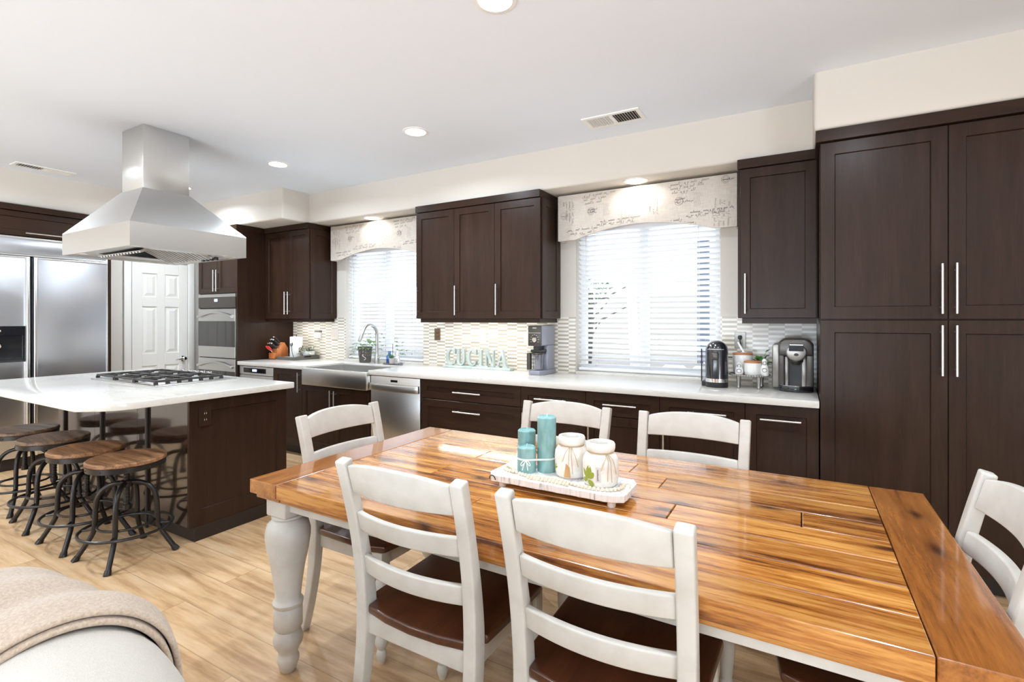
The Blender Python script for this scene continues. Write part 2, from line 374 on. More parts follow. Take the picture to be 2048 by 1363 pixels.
def tube(bm, pts, r, sides=10, closed=False, cap=True, mtx=None, mi=0, sq=None):
    """sweep a round (or rectangular, sq=(w,d)) section along points; r may be a list"""
    pts = [Vector(p) for p in pts]; n = len(pts); t = NB(); rings = []
    prev = None
    for i, p in enumerate(pts):
        if closed: d = pts[(i + 1) % n] - pts[i - 1]
        else: d = pts[min(i + 1, n - 1)] - pts[max(i - 1, 0)]
        d.normalize()
        if prev is None:
            up = Vector((0, 0, 1)) if abs(d.z) < 0.9 else Vector((1, 0, 0))
            u = d.cross(up).normalized()
        else:
            u = (prev - d * prev.dot(d)).normalized()
        w = d.cross(u); prev = u
        rr = r[i] if isinstance(r, (list, tuple)) else r
        ring = []
        if sq:
            for a, b in ((-1, -1), (1, -1), (1, 1), (-1, 1)): ring.append(t.verts.new(p + u * (a * sq[0] / 2) + w * (b * sq[1] / 2)))
        else:
            for k in range(sides):
                a = 2 * PI * k / sides; ring.append(t.verts.new(p + u * (math.cos(a) * rr) + w * (math.sin(a) * rr)))
        rings.append(ring)
    m = len(rings[0])
    for i in range(n if closed else n - 1):
        A, B = rings[i], rings[(i + 1) % n]
        for k in range(m): t.faces.new((A[k], A[(k + 1) % m], B[(k + 1) % m], B[k]))
    if cap and not closed: t.faces.new(rings[0][::-1]); t.faces.new(rings[-1])
    bmesh.ops.recalc_face_normals(t, faces=t.faces)
    return merge(bm, t, mtx, mi)
def lathe(bm, prof, c=(0, 0, 0), seg=24, sx=1.0, sy=1.0, mtx=None, mi=0):
    """turn (radius, z) pairs about the vertical through c"""
    t = NB(); rings = []
    for r, z in prof:
        if r < 1e-5: rings.append([t.verts.new((c[0], c[1], c[2] + z))])
        else: rings.append([t.verts.new((c[0] + sx * r * math.cos(2 * PI * k / seg), c[1] + sy * r * math.sin(2 * PI * k / seg), c[2] + z)) for k in range(seg)])
    for A, B in zip(rings, rings[1:]):
        if len(A) == 1 and len(B) == 1: continue
        for k in range(seg):
            a, b = A[k % len(A)], A[(k + 1) % len(A)]; e, f = B[k % len(B)], B[(k + 1) % len(B)]
            vs_ = [a]
            for v in (b, f, e):
                if v not in vs_: vs_.append(v)
            if len(vs_) > 2: t.faces.new(vs_)
    if len(rings[0]) > 1: t.faces.new(rings[0][::-1])
    if len(rings[-1]) > 1: t.faces.new(rings[-1])
    bmesh.ops.recalc_face_normals(t, faces=t.faces)
    return merge(bm, t, mtx, mi)
def ball(bm, c, r, sub=2, sc=(1, 1, 1), mi=0):
    t = NB(); bmesh.ops.create_icosphere(t, subdivisions=sub, radius=r)
    bmesh.ops.scale(t, vec=sc, verts=t.verts); bmesh.ops.translate(t, vec=c, verts=t.verts)
    return merge(bm, t, None, mi)
def RZ(a, c=(0, 0, 0)): return Matrix.Translation(c) @ Matrix.Rotation(a, 4, 'Z') @ Matrix.Translation(-Vector(c))
def shaker(bm, x0, x1, z0, z1, yf, thk=0.02, stile=0.06, rec=0.009, mtx=None, bottom=None):
    """shaker front facing -Y, its front plane at yf: frame with recessed panel"""
    t = NB(); b = bottom or stile
    o = [(x0, z0), (x1, z0), (x1, z1), (x0, z1)]; e = 0.0015
    oo = [(x0 + e, z0 + e), (x1 - e, z0 + e), (x1 - e, z1 - e), (x0 + e, z1 - e)]
    i1 = [(x0 + stile, z0 + b), (x1 - stile, z0 + b), (x1 - stile, z1 - stile), (x0 + stile, z1 - stile)]
    k = 0.004
    i2 = [(x0 + stile + k, z0 + b + k), (x1 - stile - k, z0 + b + k), (x1 - stile - k, z1 - stile - k), (x0 + stile + k, z1 - stile - k)]
    L = []
    for ring, y in ((o, yf + thk), (o, yf + e), (oo, yf), (i1, yf), (i2, yf + rec)): L.append([t.verts.new((p[0], y, p[1])) for p in ring])
    for A, B in zip(L, L[1:]):
        for q in range(4): t.faces.new((A[q], A[(q + 1) % 4], B[(q + 1) % 4], B[q]))
    t.faces.new(L[0][::-1]); t.faces.new(L[-1])
    bmesh.ops.recalc_face_normals(t, faces=t.faces)
    return merge(bm, t, mtx)
def bar_pull(parent, a, b, out=(0, -0.032, 0), r=0.0062, m=None):
    """round bar handle between two points in front of a door; the posts run back to the door"""
    bm = NB(); a = Vector(a); b = Vector(b); d = (b - a)
    o = Vector(out)
    tube(bm, [a + o, b + o], r, 10)
    for f in (0.13, 0.87): tube(bm, [a + d * f, a + d * f + o], r * 0.75, 8)
    return finish('handle', bm, m or M['nickel'], parent, True)
def door(parent, x0, x1, z0, z1, yf, handle=None, name='door', stile=0.058, m=None):
    bm = NB(); shaker(bm, x0 + 0.0015, x1 - 0.0015, z0 + 0.0015, z1 - 0.0015, yf, stile=stile)
    d = finish(name, bm, m or M['cab'], parent)
    if handle: bar_pull(d, (handle[0], yf, handle[1]), (handle[2], yf, handle[3]))
    return d
def struct(name, bm, m, smooth=False, label=None):
    o = finish(name, bm, m, None, smooth, label, 'structure'); return o
def smooth_pts(pts, it=2, closed=False):
    pts = [Vector(p) for p in pts]
    for _ in range(it):
        q = []; n = len(pts)
        if not closed: q.append(pts[0])
        for i in range(n if closed else n - 1):
            a, b = pts[i], pts[(i + 1) % n]; q += [a * 0.75 + b * 0.25, a * 0.25 + b * 0.75]
        if not closed: q.append(pts[-1])
        pts = q
    return pts
def leaf(bm, base, direc, length, width, droop=0.2, mi=0, up=(0, 0, 1)):
    base = Vector(base); d = Vector(direc).normalized(); u = Vector(up)
    s = d.cross(u)
    if s.length < 1e-3: s = Vector((1, 0, 0))
    s.normalize(); n = s.cross(d).normalized(); L = []
    for k in range(6):
        f = k / 5; w = width * math.sin(PI * min(1, f * 0.92 + 0.06)) ** 0.8 * (1 if k < 5 else 0.05)
        c = base + d * (length * f) - Vector((0, 0, 1)) * (droop * length * f * f)
        L.append([bm.verts.new(c - s * w / 2 + n * w * 0.15), bm.verts.new(c), bm.verts.new(c + s * w / 2 + n * w * 0.15)])
    for A, B in zip(L, L[1:]):
        for q in (0, 1):
            f_ = bm.faces.new((A[q], A[q + 1], B[q + 1], B[q])); f_.material_index = mi; f_.smooth = True

# ------------------------------------------------------------------ room shell
CH = 2.743
bm = NB(); box(bm, -7.0, 2.8, -4.6, 4.2, -0.1, 0.0); struct('floor', bm, M['floor'])
bm = NB(); box(bm, -7.0, 2.8, -4.6, 4.2, CH, CH + 0.1); struct('ceiling', bm, M['ceiling'])
W1 = (-4.471, -3.338, 0.93, 2.16); W2 = (-1.671, -0.521, 0.93, 2.16)
bm = NB()
for a, b in ((-7.0, W1[0]), (W1[1], W2[0]), (W2[1], 2.8)): box(bm, a, b, 4.0, 4.2, 0, CH)
for w in (W1, W2): box(bm, w[0], w[1], 4.0, 4.2, 0, w[2]); box(bm, w[0], w[1], 4.0, 4.2, w[3], CH)
struct('wall_back', bm, M['wall'])
bm = NB()
box(bm, -7.0, -6.5, 2.462, 4.0, 0, CH); box(bm, -7.0, -6.95, 1.12, 2.462, 0, CH); box(bm, -7.0, -6.5, -4.6, 1.12, 0, CH)
struct('wall_left', bm, M['wall'])
bm = NB()
box(bm, 2.7, 2.8, 0.0, 4.0, 0, CH); box(bm, 2.7, 2.8, -4.6, -3.0, 0, CH); box(bm, 2.7, 2.8, -3.0, 0.0, 2.35, CH); box(bm, 2.7, 2.8, -3.0, 0.0, 0, 0.12)
struct('wall_right', bm, M['wall'])
bm = NB()
box(bm, -6.5, -4.9, -4.6, -4.5, 0, CH); box(bm, 0.5, 2.7, -4.6, -4.5, 0, CH); box(bm, -4.9, 0.5, -4.6, -4.5, 2.45, CH); box(bm, -4.9, 0.5, -4.6, -4.5, 0, 0.1)
struct('wall_rear', bm, M['wall'])
bm = NB()
for x in (-4.87, -3.1, -1.3, 0.47): box(bm, x - 0.03, x + 0.03, -4.58, -4.52, 0.1, 2.45)
for z in (0.13, 2.42): box(bm, -4.9, 0.5, -4.58, -4.52, z - 0.03, z + 0.03)
struct('window_3', bm, M['white_trim'])
bm = NB()
for y in (-2.97, -1.5, -0.03): box(bm, 2.72, 2.78, y - 0.03, y + 0.03, 0.12, 2.35)
for z in (0.15, 2.32): box(bm, 2.72, 2.78, -3.0, 0.0, z - 0.03, z + 0.03)
struct('window_4', bm, M['white_trim'])
# bulkheads under the ceiling
bm = NB(); box(bm, -6.6, 0.09, 3.66, 4.02, 2.422, CH + 0.02, 0.018, 3)
struct('wall_bulkhead_back', bm, M['wall'], True)
bm = NB(); prism(bm, [(-7.0, -4.6), (-6.24, -4.6), (-6.24, 3.335), (-4.668, 3.335), (-4.668, 4.02), (-7.0, 4.02)], 2.422, CH + 0.02, 'z', 0.018, 3)
struct('wall_bulkhead_left', bm, M['wall'], True)
bm = NB(); box(bm, 0.06, 2.75, 3.27, 4.02, 2.422, CH + 0.02, 0.02, 3)
struct('wall_bulkhead_pantry', bm, M['wall'], True)
# mosaic backsplash
bm = NB(); box(bm, -5.375, W1[0] - 0.003, 3.988, 4.004, 0.905, 1.392); struct('wall_backsplash_left', bm, M['tile'])
bm = NB(); box(bm, W1[1] + 0.003, W2[0] - 0.003, 3.988, 4.004, 0.905, 1.392); struct('wall_backsplash_middle', bm, M['tile'])
bm = NB(); box(bm, W2[1] + 0.003, 0.088, 3.988, 4.004, 0.905, 1.392); struct('wall_backsplash_right', bm, M['tile'])

# windows: vinyl frames, panes, stone sills
def window(n, w):
    bm = NB(); y0, y1 = 4.11, 4.16; xm = (w[0] + w[1]) / 2 - 0.02
    for a, b in ((w[0], w[0] + 0.05), (w[1] - 0.05, w[1])): box(bm, a, b, y0, y1, w[2], w[3], 0.004)
    for a, b in ((w[2], w[2] + 0.05), (w[3] - 0.05, w[3])): box(bm, w[0], w[1], y0, y1, a, b, 0.004)
    box(bm, xm - 0.035, xm + 0.035, y0 - 0.01, y1, w[2], w[3], 0.004)
    f = struct('window_%d' % n, bm, M['white_trim'])
    bm = NB(); box(bm, w[0] + 0.05, w[1] - 0.05, 4.134, 4.138, w[2] + 0.05, w[3] - 0.05); finish('pane', bm, M['glass'], f)
    bm = NB(); box(bm, w[0], w[1], 3.985, 4.11, w[2] - 0.02, w[2] + 0.004, 0.003); finish('sill', bm, M['quartz'], f)
window(1, W1); window(2, W2)

# ------------------------------------------------------------------ blinds
def blind(w, label):
    cx = (w[0] + w[1]) / 2
    t_ = thing('venetian_blind', label, 'blind', (cx, 4.05, w[2]), group='white slatted blinds at the windows')
    bm = NB(); box(bm, w[0] + 0.008, w[1] - 0.008, 4.02, 4.08, w[3] - 0.05, w[3], 0.004); finish('head_rail', bm, M['blind'], t_)
    bm = NB(); z = w[2] + 0.055; ang = math.radians(-27)
    while z < w[3] - 0.06:
        mt = Matrix.Translation((cx, 4.052, z)) @ Matrix.Rotation(ang, 4, 'X')
        box(bm, -(w[1] - w[0]) / 2 + 0.012, (w[1] - w[0]) / 2 - 0.012, -0.025, 0.025, -0.0014, 0.0014, 0, mtx=mt); z += 0.0418
    finish('slats', bm, M['blind'], t_)
    bm = NB(); box(bm, w[0] + 0.012, w[1] - 0.012, 4.03, 4.075, w[2] + 0.012, w[2] + 0.034, 0.004); finish('bottom_rail', bm, M['blind'], t_)
    for f in (0.14, 0.5, 0.86):
        x = w[0] + (w[1] - w[0]) * f; bm = NB()
        for y in (4.025, 4.079): tube(bm, [(x, y, w[2] + 0.03), (x, y, w[3] - 0.04)], 0.0013, 5)
        finish('ladder_cord', bm, M['string'], t_)
    bm = NB(); x = w[0] + 0.085; tube(bm, [(x, 4.015, w[3] - 0.06), (x, 4.015, w[2] + 0.38)], 0.004, 8); finish('tilt_wand', bm, M['clear'] if False else M['string'], t_)
    return t_
blind(W1, 'white slatted blind in the window behind the kitchen faucet')
blind(W2, 'white slatted blind in the window left of the black capsule coffee machine')

# ------------------------------------------------------------------ fabric valances with handwriting print
def valance(x0, x1, label, seed):
    rnd = random.Random(seed); yf, yb, zt, zb = 3.85, 4.0, 2.402, 2.026
    t_ = thing('fabric_valance', label, 'valance', ((x0 + x1) / 2, yb, zb), group='script print valances over the windows')
    L = x1 - x0
    def edge(f):
        if f < 0.115 or f > 0.885: return zb
        g = (f - 0.115) / 0.77
        return zb + 0.088 * math.sin(PI * g) ** 0.8 * (0.9 + 0.1 * math.sin(PI * g))
    N = 48
    out = [(x0, zt)] + [(x0 + L * k / N, edge(k / N)) for k in range(N + 1)] + [(x1, zt)]
    bm = NB(); prism(bm, out, yf, yf + 0.014, 'y', 0.003, 2)
    box(bm, x0, x0 + 0.014, yf + 0.01, yb - 0.002, zb, zt, 0.003); box(bm, x1 - 0.014, x1, yf + 0.01, yb - 0.002, zb, zt, 0.003)
    box(bm, x0, x1, yf + 0.01, yb - 0.002, zt - 0.014, zt, 0.003)
    finish('cornice_board', bm, M['linen'], t_, True)
    bm = NB(); bm2 = 'soft'; y = yf - 0.0006
    def stroke(B, pts, w):
        for (a, b), (c, d) in zip(pts, pts[1:]):
            dx, dz = c - a, d - b; l = math.hypot(dx, dz) or 1e-6; nx, nz = -dz / l * w / 2, dx / l * w / 2; ex, ez = dx / l * w / 3, dz / l * w / 3
            q = [(a - ex + nx, b - ez + nz), (a - ex - nx, b - ez - nz), (c + ex - nx, d + ez - nz), (c + ex + nx, d + ez + nz)]
            if any(not (x0 + 0.012 < p[0] < x1 - 0.012 and edge((p[0] - x0) / L) + 0.008 < p[1] < zt - 0.006) for p in q): continue
            f_ = bm.faces.new([bm.verts.new((p[0], y, p[1])) for p in q]); f_.material_index = 1 if B == 'soft' else 0
    def script(B, x, z, length, h, rot=0.0, w=0.0016):
        """a line of joined-up handwriting loops"""
        s = 0.0; ca, sa = math.cos(rot), math.sin(rot)
        while s < length:
            wl = rnd.uniform(0.035, 0.09); pts = []; lw = h * 0.55; nl = max(2, int(wl / lw)); amp = [rnd.choice((0.4, 0.45, 0.5, 0.55, 1.1, -0.7)) for _ in range(nl + 1)]
            for k in range(nl * 9):
                a_ = amp[k // 9]; ph = 2 * PI * k / 9; lean = 0.45 if abs(a_) < 0.9 else 0.30
                px = s + lw * k / 9 + lean * h * 0.6 * math.sin(ph) * (1 if a_ > 0 else -1) + 0.25 * h * abs(a_) * (0.5 - 0.5 * math.cos(ph)); dz = h * a_ * (0.5 - 0.5 * math.cos(ph))
                pts.append((x + px * ca - dz * sa, z + px * sa + dz * ca))
            wl = nl * lw
            stroke(B, pts, w); s += wl + rnd.uniform(0.012, 0.025)
    def ringm(B, x, z, r, w=0.002):
        stroke(B, [(x + r * math.cos(k * PI / 12), z + r * math.sin(k * PI / 12)) for k in range(25)], w)
    for base in (0.0, 0.5):
        bx = x0 + L * base
        for q in range(3): script(bm, bx + L * 0.16 + 0.01 * q, zt - 0.035 - 0.03 * q, L * (0.20 - 0.05 * q), 0.02, 0.05)
        for q in range(2): script(bm, bx + L * 0.06 + 0.03 * q, zb + 0.075 - 0.028 * q, L * 0.17, 0.016, 0.02, 0.0019)
        for q in range(2): script(bm, bx + L * 0.27 - 0.03 * q, zb + 0.125 - 0.024 * q, L * 0.2, 0.016, 0.04, 0.0019)
        for q in range(4): script(bm2, bx + L * (0.395 + 0.022 * q), zt - 0.16 - 0.012 * q, 0.19, 0.018, -PI / 2 - 0.05)
        for q in range(3): script(bm2, bx + L * (0.055 + 0.02 * q), zt - 0.05, 0.16, 0.015, -PI / 2)
        cx, cz = bx + L * 0.215, zt - 0.155
        for r in (0.03, 0.022, 0.012): ringm(bm, cx + rnd.uniform(-.004, .004), cz, r)
        script(bm, cx - 0.03, cz - 0.008, 0.06, 0.012); script(bm, cx - 0.028, cz + 0.012, 0.05, 0.01)
        for q in range(5):
            stroke(bm2, [(bx + L * 0.29 + 0.010 * q + 0.004 * math.sin(k * 1.1), cz + 0.05 - 0.011 * k) for k in range(10)], 0.0018)
        ringm(bm2, bx + L * 0.03 + 0.014, zt - 0.17, 0.03); ringm(bm2, bx + L * 0.03 + 0.014, zt - 0.17, 0.022); script(bm2, bx + L * 0.03 - 0.01, zt - 0.175, 0.045, 0.012)
        sx, sz = bx + L * 0.445, zt - 0.035
        ringm(bm, sx, sz, 0.026); ringm(bm, sx, sz, 0.017); script(bm, sx - 0.02, sz - 0.004, 0.04, 0.01)
        for q in range(6): stroke(bm, [(bx + L * 0.035 + 0.0022 * q, zt - 0.055), (bx + L * 0.035 + 0.0022 * q, zt - 0.09)], 0.001)
    finish('script_print', bm, (M['ink'], M['ink_soft']), t_)
valance(-4.548, -3.130, 'beige handwriting print valance over the sink window, partly behind the wall cabinet', 3)
valance(-1.772, -0.392, 'beige handwriting print valance over the window between two dark wall cabinets', 5)

# ------------------------------------------------------------------ ceiling fittings
def can(x, y, z, label, power, glow=(0.79, 0.895, 1.0), spot=None):
    t_ = thing('recessed_light', label, 'ceiling light', (x, y, z), group='round recessed ceiling lights')
    bm = NB(); lathe(bm, [(0.072, -0.001), (0.074, -0.006), (0.092, -0.004), (0.094, 0.0)], (x, y, z), 36); finish('trim_ring', bm, M['white_trim'], t_, True)
    bm = NB(); lathe(bm, [(0.0, -0.0045), (0.06, -0.004), (0.072, -0.001)], (x, y, z), 36); finish('lens', bm, M['lamp'], t_, True)
    area_light('can_light', (0, 0, -0.012), (0, 0, 0), 0.13, 0.13, power, glow, t_, 'DISK', PI * 0.9)
can(-1.142, 1.838, CH, 'recessed ceiling light nearest the camera, cut by the top edge', 16)
can(-2.444, 2.834, CH, 'recessed ceiling light in the middle, left of the white air vent', 16)
can(-4.008, 2.82, CH, 'recessed ceiling light between the hood chimney and the middle light', 16)
can(-5.57, 2.82, CH, 'recessed ceiling light mostly hidden behind the hood chimney', 16)
for x, y, w_, p_ in ((-5.57, 0.9, 'over the stools, beyond the left picture edge', 24), (-4.2, 0.7, 'above the nearest stools, over the top picture edge', 22), (0.35, 1.838, 'above the right end of the table, over the top picture edge', 13), (-3.4, -2.2, 'in the middle of the room behind the camera', 42), (0.2, -2.2, 'at the right of the room behind the camera', 42)):  # lights added out of view to raise the overall brightness
    can(x, y, CH, 'added unseen recessed light ' + w_, p_)
can(-1.09, 3.77, 2.422, 'recessed light in the bulkhead above the valance nearest the pantry', 1.3, (1, 0.98, 0.95))
can(-3.85, 3.79, 2.422, 'recessed light in the bulkhead above the sink window valance', 1.3, (1, 0.98, 0.95))
def vent(x0, x1, y0, y1, label, alongx, dark_first):
    z = CH; t_ = thing('ceiling_vent', label, 'vent', ((x0 + x1) / 2, (y0 + y1) / 2, z), group='ceiling air vents')
    bm = NB(); w = 0.028
    box(bm, x0, x1, y0, y0 + w, z - 0.008, z, 0.002); box(bm, x0, x1, y1 - w, y1, z - 0.008, z, 0.002)
    box(bm, x0, x0 + w, y0, y1, z - 0.008, z, 0.002); box(bm, x1 - w, x1, y0, y1, z - 0.008, z, 0.002)
    xm, ym = (x0 + x1) / 2, (y0 + y1) / 2
    if alongx: box(bm, xm - 0.012, xm + 0.012, y0, y1, z - 0.008, z, 0.002)
    else: box(bm, x0, x1, ym - 0.012, ym + 0.012, z - 0.008, z, 0.002)
    finish('frame', bm, M['white_trim'], t_)
    bm = NB(); box(bm, x0 + 0.02, x1 - 0.02, y0 + 0.02, y1 - 0.02, z - 0.0015, z - 0.0005); finish('duct_opening', bm, M['vent_dark'], t_)
    bm = NB(); n = 20; half = n // 2
    for k in range(n):
        if k in (half - 1 + 0,) and False: continue
        f = (k + 0.5) / n; tilt = (0.9 if (k < half) != dark_first else -0.9)
        if alongx:
            x = x0 + w + (x1 - x0 - 2 * w) * f; mt = Matrix.Translation((x, ym, z - 0.006)) @ Matrix.Rotation(tilt, 4, 'Y')
            box(bm, -0.0065, 0.0065, -(y1 - y0) / 2 + w, (y1 - y0) / 2 - w, -0.0006, 0.0006, mtx=mt)
        else:
            yy = y0 + w + (y1 - y0 - 2 * w) * f; mt = Matrix.Translation((xm, yy, z - 0.006)) @ Matrix.Rotation(-tilt, 4, 'X')
            box(bm, -(x1 - x0) / 2 + w, (x1 - x0) / 2 - w, -0.0065, 0.0065, -0.0006, 0.0006, mtx=mt)
    finish('louvers', bm, M['white_trim'], t_)
vent(-1.312, -0.915, 3.222, 3.428, 'white ceiling vent in front of the bulkhead beside the pantry', True, True)
vent(-6.06, -5.90, 1.635, 2.055, 'narrow white ceiling vent above the refrigerator', False, True)

# ------------------------------------------------------------------ cabinets along the back wall
def wall_cab(name, label, x0, x1, doors, side=None, rail=None, yf=3.62, top=2.42, z0=1.38, crown=(0.0, 0.0)):
    t_ = thing(name, label, 'cabinet', ((x0 + x1) / 2, 4.0, z0), group='dark wall cabinets')
    bm = NB(); box(bm, x0, x1, yf + 0.021, 3.998, z0, top - 0.06, 0.001); finish('body', bm, M['cab'], t_)
    bm = NB(); box(bm, x0 - crown[0], x1 + crown[1], yf - 0.012, 3.998, top - 0.06, top, 0.002); finish('crown_board', bm, M['cab_h'], t_)
    r = rail or (x0 + 0.03, x1 - 0.02)
    bm = NB(); box(bm, r[0], r[1], yf + 0.03, yf + 0.05, z0 - 0.035, z0, 0.001)
    if side: box(bm, x1 - 0.04, x1 - 0.0205, yf + 0.051, 3.985, z0 - 0.035, z0, 0.001)
    finish('light_rail', bm, M['cab_h'], t_)
    for d in doors: door(t_, *d[:4], yf, d[4])
    if side:
        bm = NB(); mt = Matrix.Translation((x1 + 0.012, 0, 0)) @ Matrix.Rotation(PI / 2, 4, 'Z')
        shaker(bm, yf + 0.021, 3.985, z0, top - 0.062, 0.0, 0.012, 0.06, 0.007, mtx=mt); finish('side_panel', bm, M['cab'], t_)
    return t_
HZ = (1.41, 1.67)
zt = 2.357
c1 = wall_cab('wall_cabinet', 'dark brown three-door wall cabinet between the two windows', -3.115, -1.822,
    [(-3.115, -2.680, 1.38, zt, (-3.085, HZ[0], -3.085, HZ[1])), (-2.680, -2.256, 1.38, zt, (-2.650, HZ[0], -2.650, HZ[1])), (-2.256, -1.820, 1.38, zt, (-2.226, HZ[0], -2.226, HZ[1]))], side=True)
wall_cab('wall_cabinet', 'dark brown two-door wall cabinet in the corner left of the sink window', -5.378, -4.622,
    [(-5.378, -4.962, 1.38, zt, (-4.990, 1.43, -4.990, 1.68)), (-4.962, -4.622, 1.38, zt, (-4.934, 1.43, -4.934, 1.68))], side=True, rail=(-5.37, -4.642))
wall_cab('wall_cabinet', 'dark brown single-door wall cabinet above the coffee machines beside the pantry', -0.367, 0.086,
    [(-0.352, 0.080, 1.38, zt, (-0.318, HZ[0], -0.318, HZ[1]))], rail=(-0.342, 0.08))
# under-cabinet light bars
def undercab(x0, x1, label, p):
    t_ = thing('under_cabinet_light', label, 'light', ((x0 + x1) / 2, 3.80, 1.38), group='slim light bars under the wall cabinets')
    bm = NB(); box(bm, x0, x1, 3.785, 3.815, 1.362, 1.3798, 0.002); finish('housing', bm, M['white_trim'], t_)
    bm = NB(); box(bm, x0 + 0.01, x1 - 0.01, 3.789, 3.811, 1.3605, 1.3625); finish('diffuser', bm, M['lamp'], t_)
    area_light('bar_light', (0, 0.0, -0.025), (0, 0, 0), x1 - x0 - 0.1, 0.03, p, (1, 0.96, 0.88), t_)
undercab(-3.0, -1.95, 'slim light bar under the three-door wall cabinet', 1.7)
undercab(-5.25, -4.70, 'slim light bar under the corner wall cabinet', 1.0)

# pantry
t_ = thing('pantry_cabinet', 'tall dark brown pantry cabinet with four doors at the right', 'cabinet', (0.64, 4.0, 0))
bm = NB(); box(bm, 0.09, 1.19, 3.312, 3.998, 0.1, 2.355, 0.001); finish('body', bm, M['cab'], t_)
bm = NB(); box(bm, 0.11, 1.17, 3.37, 3.998, 0.0, 0.1); finish('toe_kick', bm, M['kick'], t_)
bm = NB(); box(bm, 0.068, 1.21, 3.272, 3.998, 2.355, 2.42, 0.002); finish('crown_board', bm, M['cab_h'], t_)
for x0, x1, hx in ((0.09, 0.640, 0.612), (0.640, 1.19, 0.668)):
    door(t_, x0, x1, 1.372, 2.35, 3.29, (hx, 1.40, hx, 1.652), stile=0.066)
    door(t_, x0, x1, 0.105, 1.368, 3.29, (hx, 1.088, hx, 1.342), stile=0.066)

# base units; fronts at y = 3.31, tops under the worktop
def base_cab(label, x0, x1, fronts, top=0.873, yback=3.98):
    t_ = thing('base_cabinet', label, 'cabinet', ((x0 + x1) / 2, 3.98, 0), group='dark base cabinets under the white worktop')
    bm = NB(); box(bm, x0 + 0.001, x1 - 0.001, 3.331, yback, 0.1, top, 0.001); finish('body', bm, M['cab'], t_)
    bm = NB(); box(bm, x0 + 0.001, x1 - 0.001, 3.39, yback, 0, 0.1); finish('toe_kick', bm, M['kick'], t_)
    for k, a, b, z0, z1, h in fronts: door(t_, a, b, z0, z1, 3.31, h, k, m=M['cab_h'] if k == 'drawer' else None)
    return t_
T = 0.870
base_cab('narrow dark base cabinet with one door left of the steel apron sink', -4.775, -4.325, [('door', -4.775, -4.325, 0.105, T, (-4.355, 0.645, -4.355, 0.843))])
base_cab('dark sink base cabinet with two doors below the steel apron sink', -4.325, -3.395,
    [('door', -4.325, -3.862, 0.105, 0.725, (-3.890, 0.455, -3.890, 0.695)), ('door', -3.862, -3.395, 0.105, 0.725, (-3.834, 0.455, -3.834, 0.695))], top=0.70)
base_cab('wide dark drawer cabinet right of the dishwasher', -2.788, -1.830,
    [('drawer', -2.788, -1.830, 0.712, T, (-2.44, 0.783, -2.175, 0.783)), ('drawer', -2.788, -1.830, 0.410, 0.708, (-2.44, 0.628, -2.175, 0.628)), ('drawer', -2.788, -1.830, 0.105, 0.406, (-2.44, 0.326, -2.175, 0.326))])
base_cab('dark base cabinet with drawer behind the first chair on the far side', -1.830, -1.311,
    [('drawer', -1.830, -1.311, 0.712, T, (-1.70, 0.79, -1.45, 0.79)), ('door', -1.830, -1.311, 0.105, 0.708, (-1.80, 0.44, -1.80, 0.68))])
base_cab('dark base cabinet with drawer, showing between the two far chairs', -1.311, -0.800,
    [('drawer', -1.311, -0.800, 0.712, T, (-1.175, 0.792, -0.945, 0.792)), ('door', -1.311, -0.800, 0.105, 0.708, (-1.280, 0.44, -1.280, 0.68))])
base_cab('dark base cabinet with drawer behind the far chair nearest the pantry', -0.800, -0.294,
    [('drawer', -0.800, -0.294, 0.712, T, (-0.62, 0.79, -0.395, 0.79)), ('door', -0.800, -0.294, 0.105, 0.708, (-0.770, 0.44, -0.770, 0.68))])
base_cab('dark pull-out base cabinet with one tall front beside the pantry', -0.294, 0.086, [('door', -0.294, 0.086, 0.105, T, (-0.212, 0.787, -0.002, 0.787))])

# worktop with a notch for the apron sink
bm = NB()
prism(bm, [(-5.376, 3.285), (-4.238, 3.285), (-4.238, 3.762), (-3.39, 3.762), (-3.39, 3.285), (0.086, 3.285), (0.086, 3.987), (-5.376, 3.987)], 0.874, 0.915, 'z', 0.004, 2)
tag(finish('worktop', bm, M['quartz'], None, True, base=(-2.6, 3.64, 0.874)), 'long white quartz worktop along the window wall', 'worktop')

# apron sink
t_ = thing('apron_sink', 'stainless steel apron front sink below the faucet', 'sink', (-3.815, 3.5, 0.70))
bm = NB(); a, b, f, k = -4.255, -3.374, 3.25, 3.762
box(bm, a, b, f, f + 0.045, 0.735, 0.897, 0.006, 3)
box(bm, a, b, f + 0.03, 3.308, 0.735, 0.872, 0.003)
finish('apron_front', bm, M['steel'], t_, True)
bm = NB(); th = 0.012; zb = 0.750
box(bm, -4.236, -4.236 + th, f + 0.04, k - 0.002, zb, 0.896); box(bm, -3.392 - th, -3.392, f + 0.04, k - 0.002, zb, 0.896)
box(bm, -4.236, -3.392, k - 0.002 - th, k - 0.002, zb, 0.896); box(bm, -4.236, -3.392, f + 0.04, k - 0.002, zb - 0.01, zb + 0.002)
finish('basin', bm, M['steel'], t_)
bm = NB(); lathe(bm, [(0.045, 0.0), (0.045, 0.004), (0.03, 0.003), (0.0, 0.001)], (-3.81, 3.55, zb + 0.002), 24); finish('drain', bm, M['chrome'], t_, True)
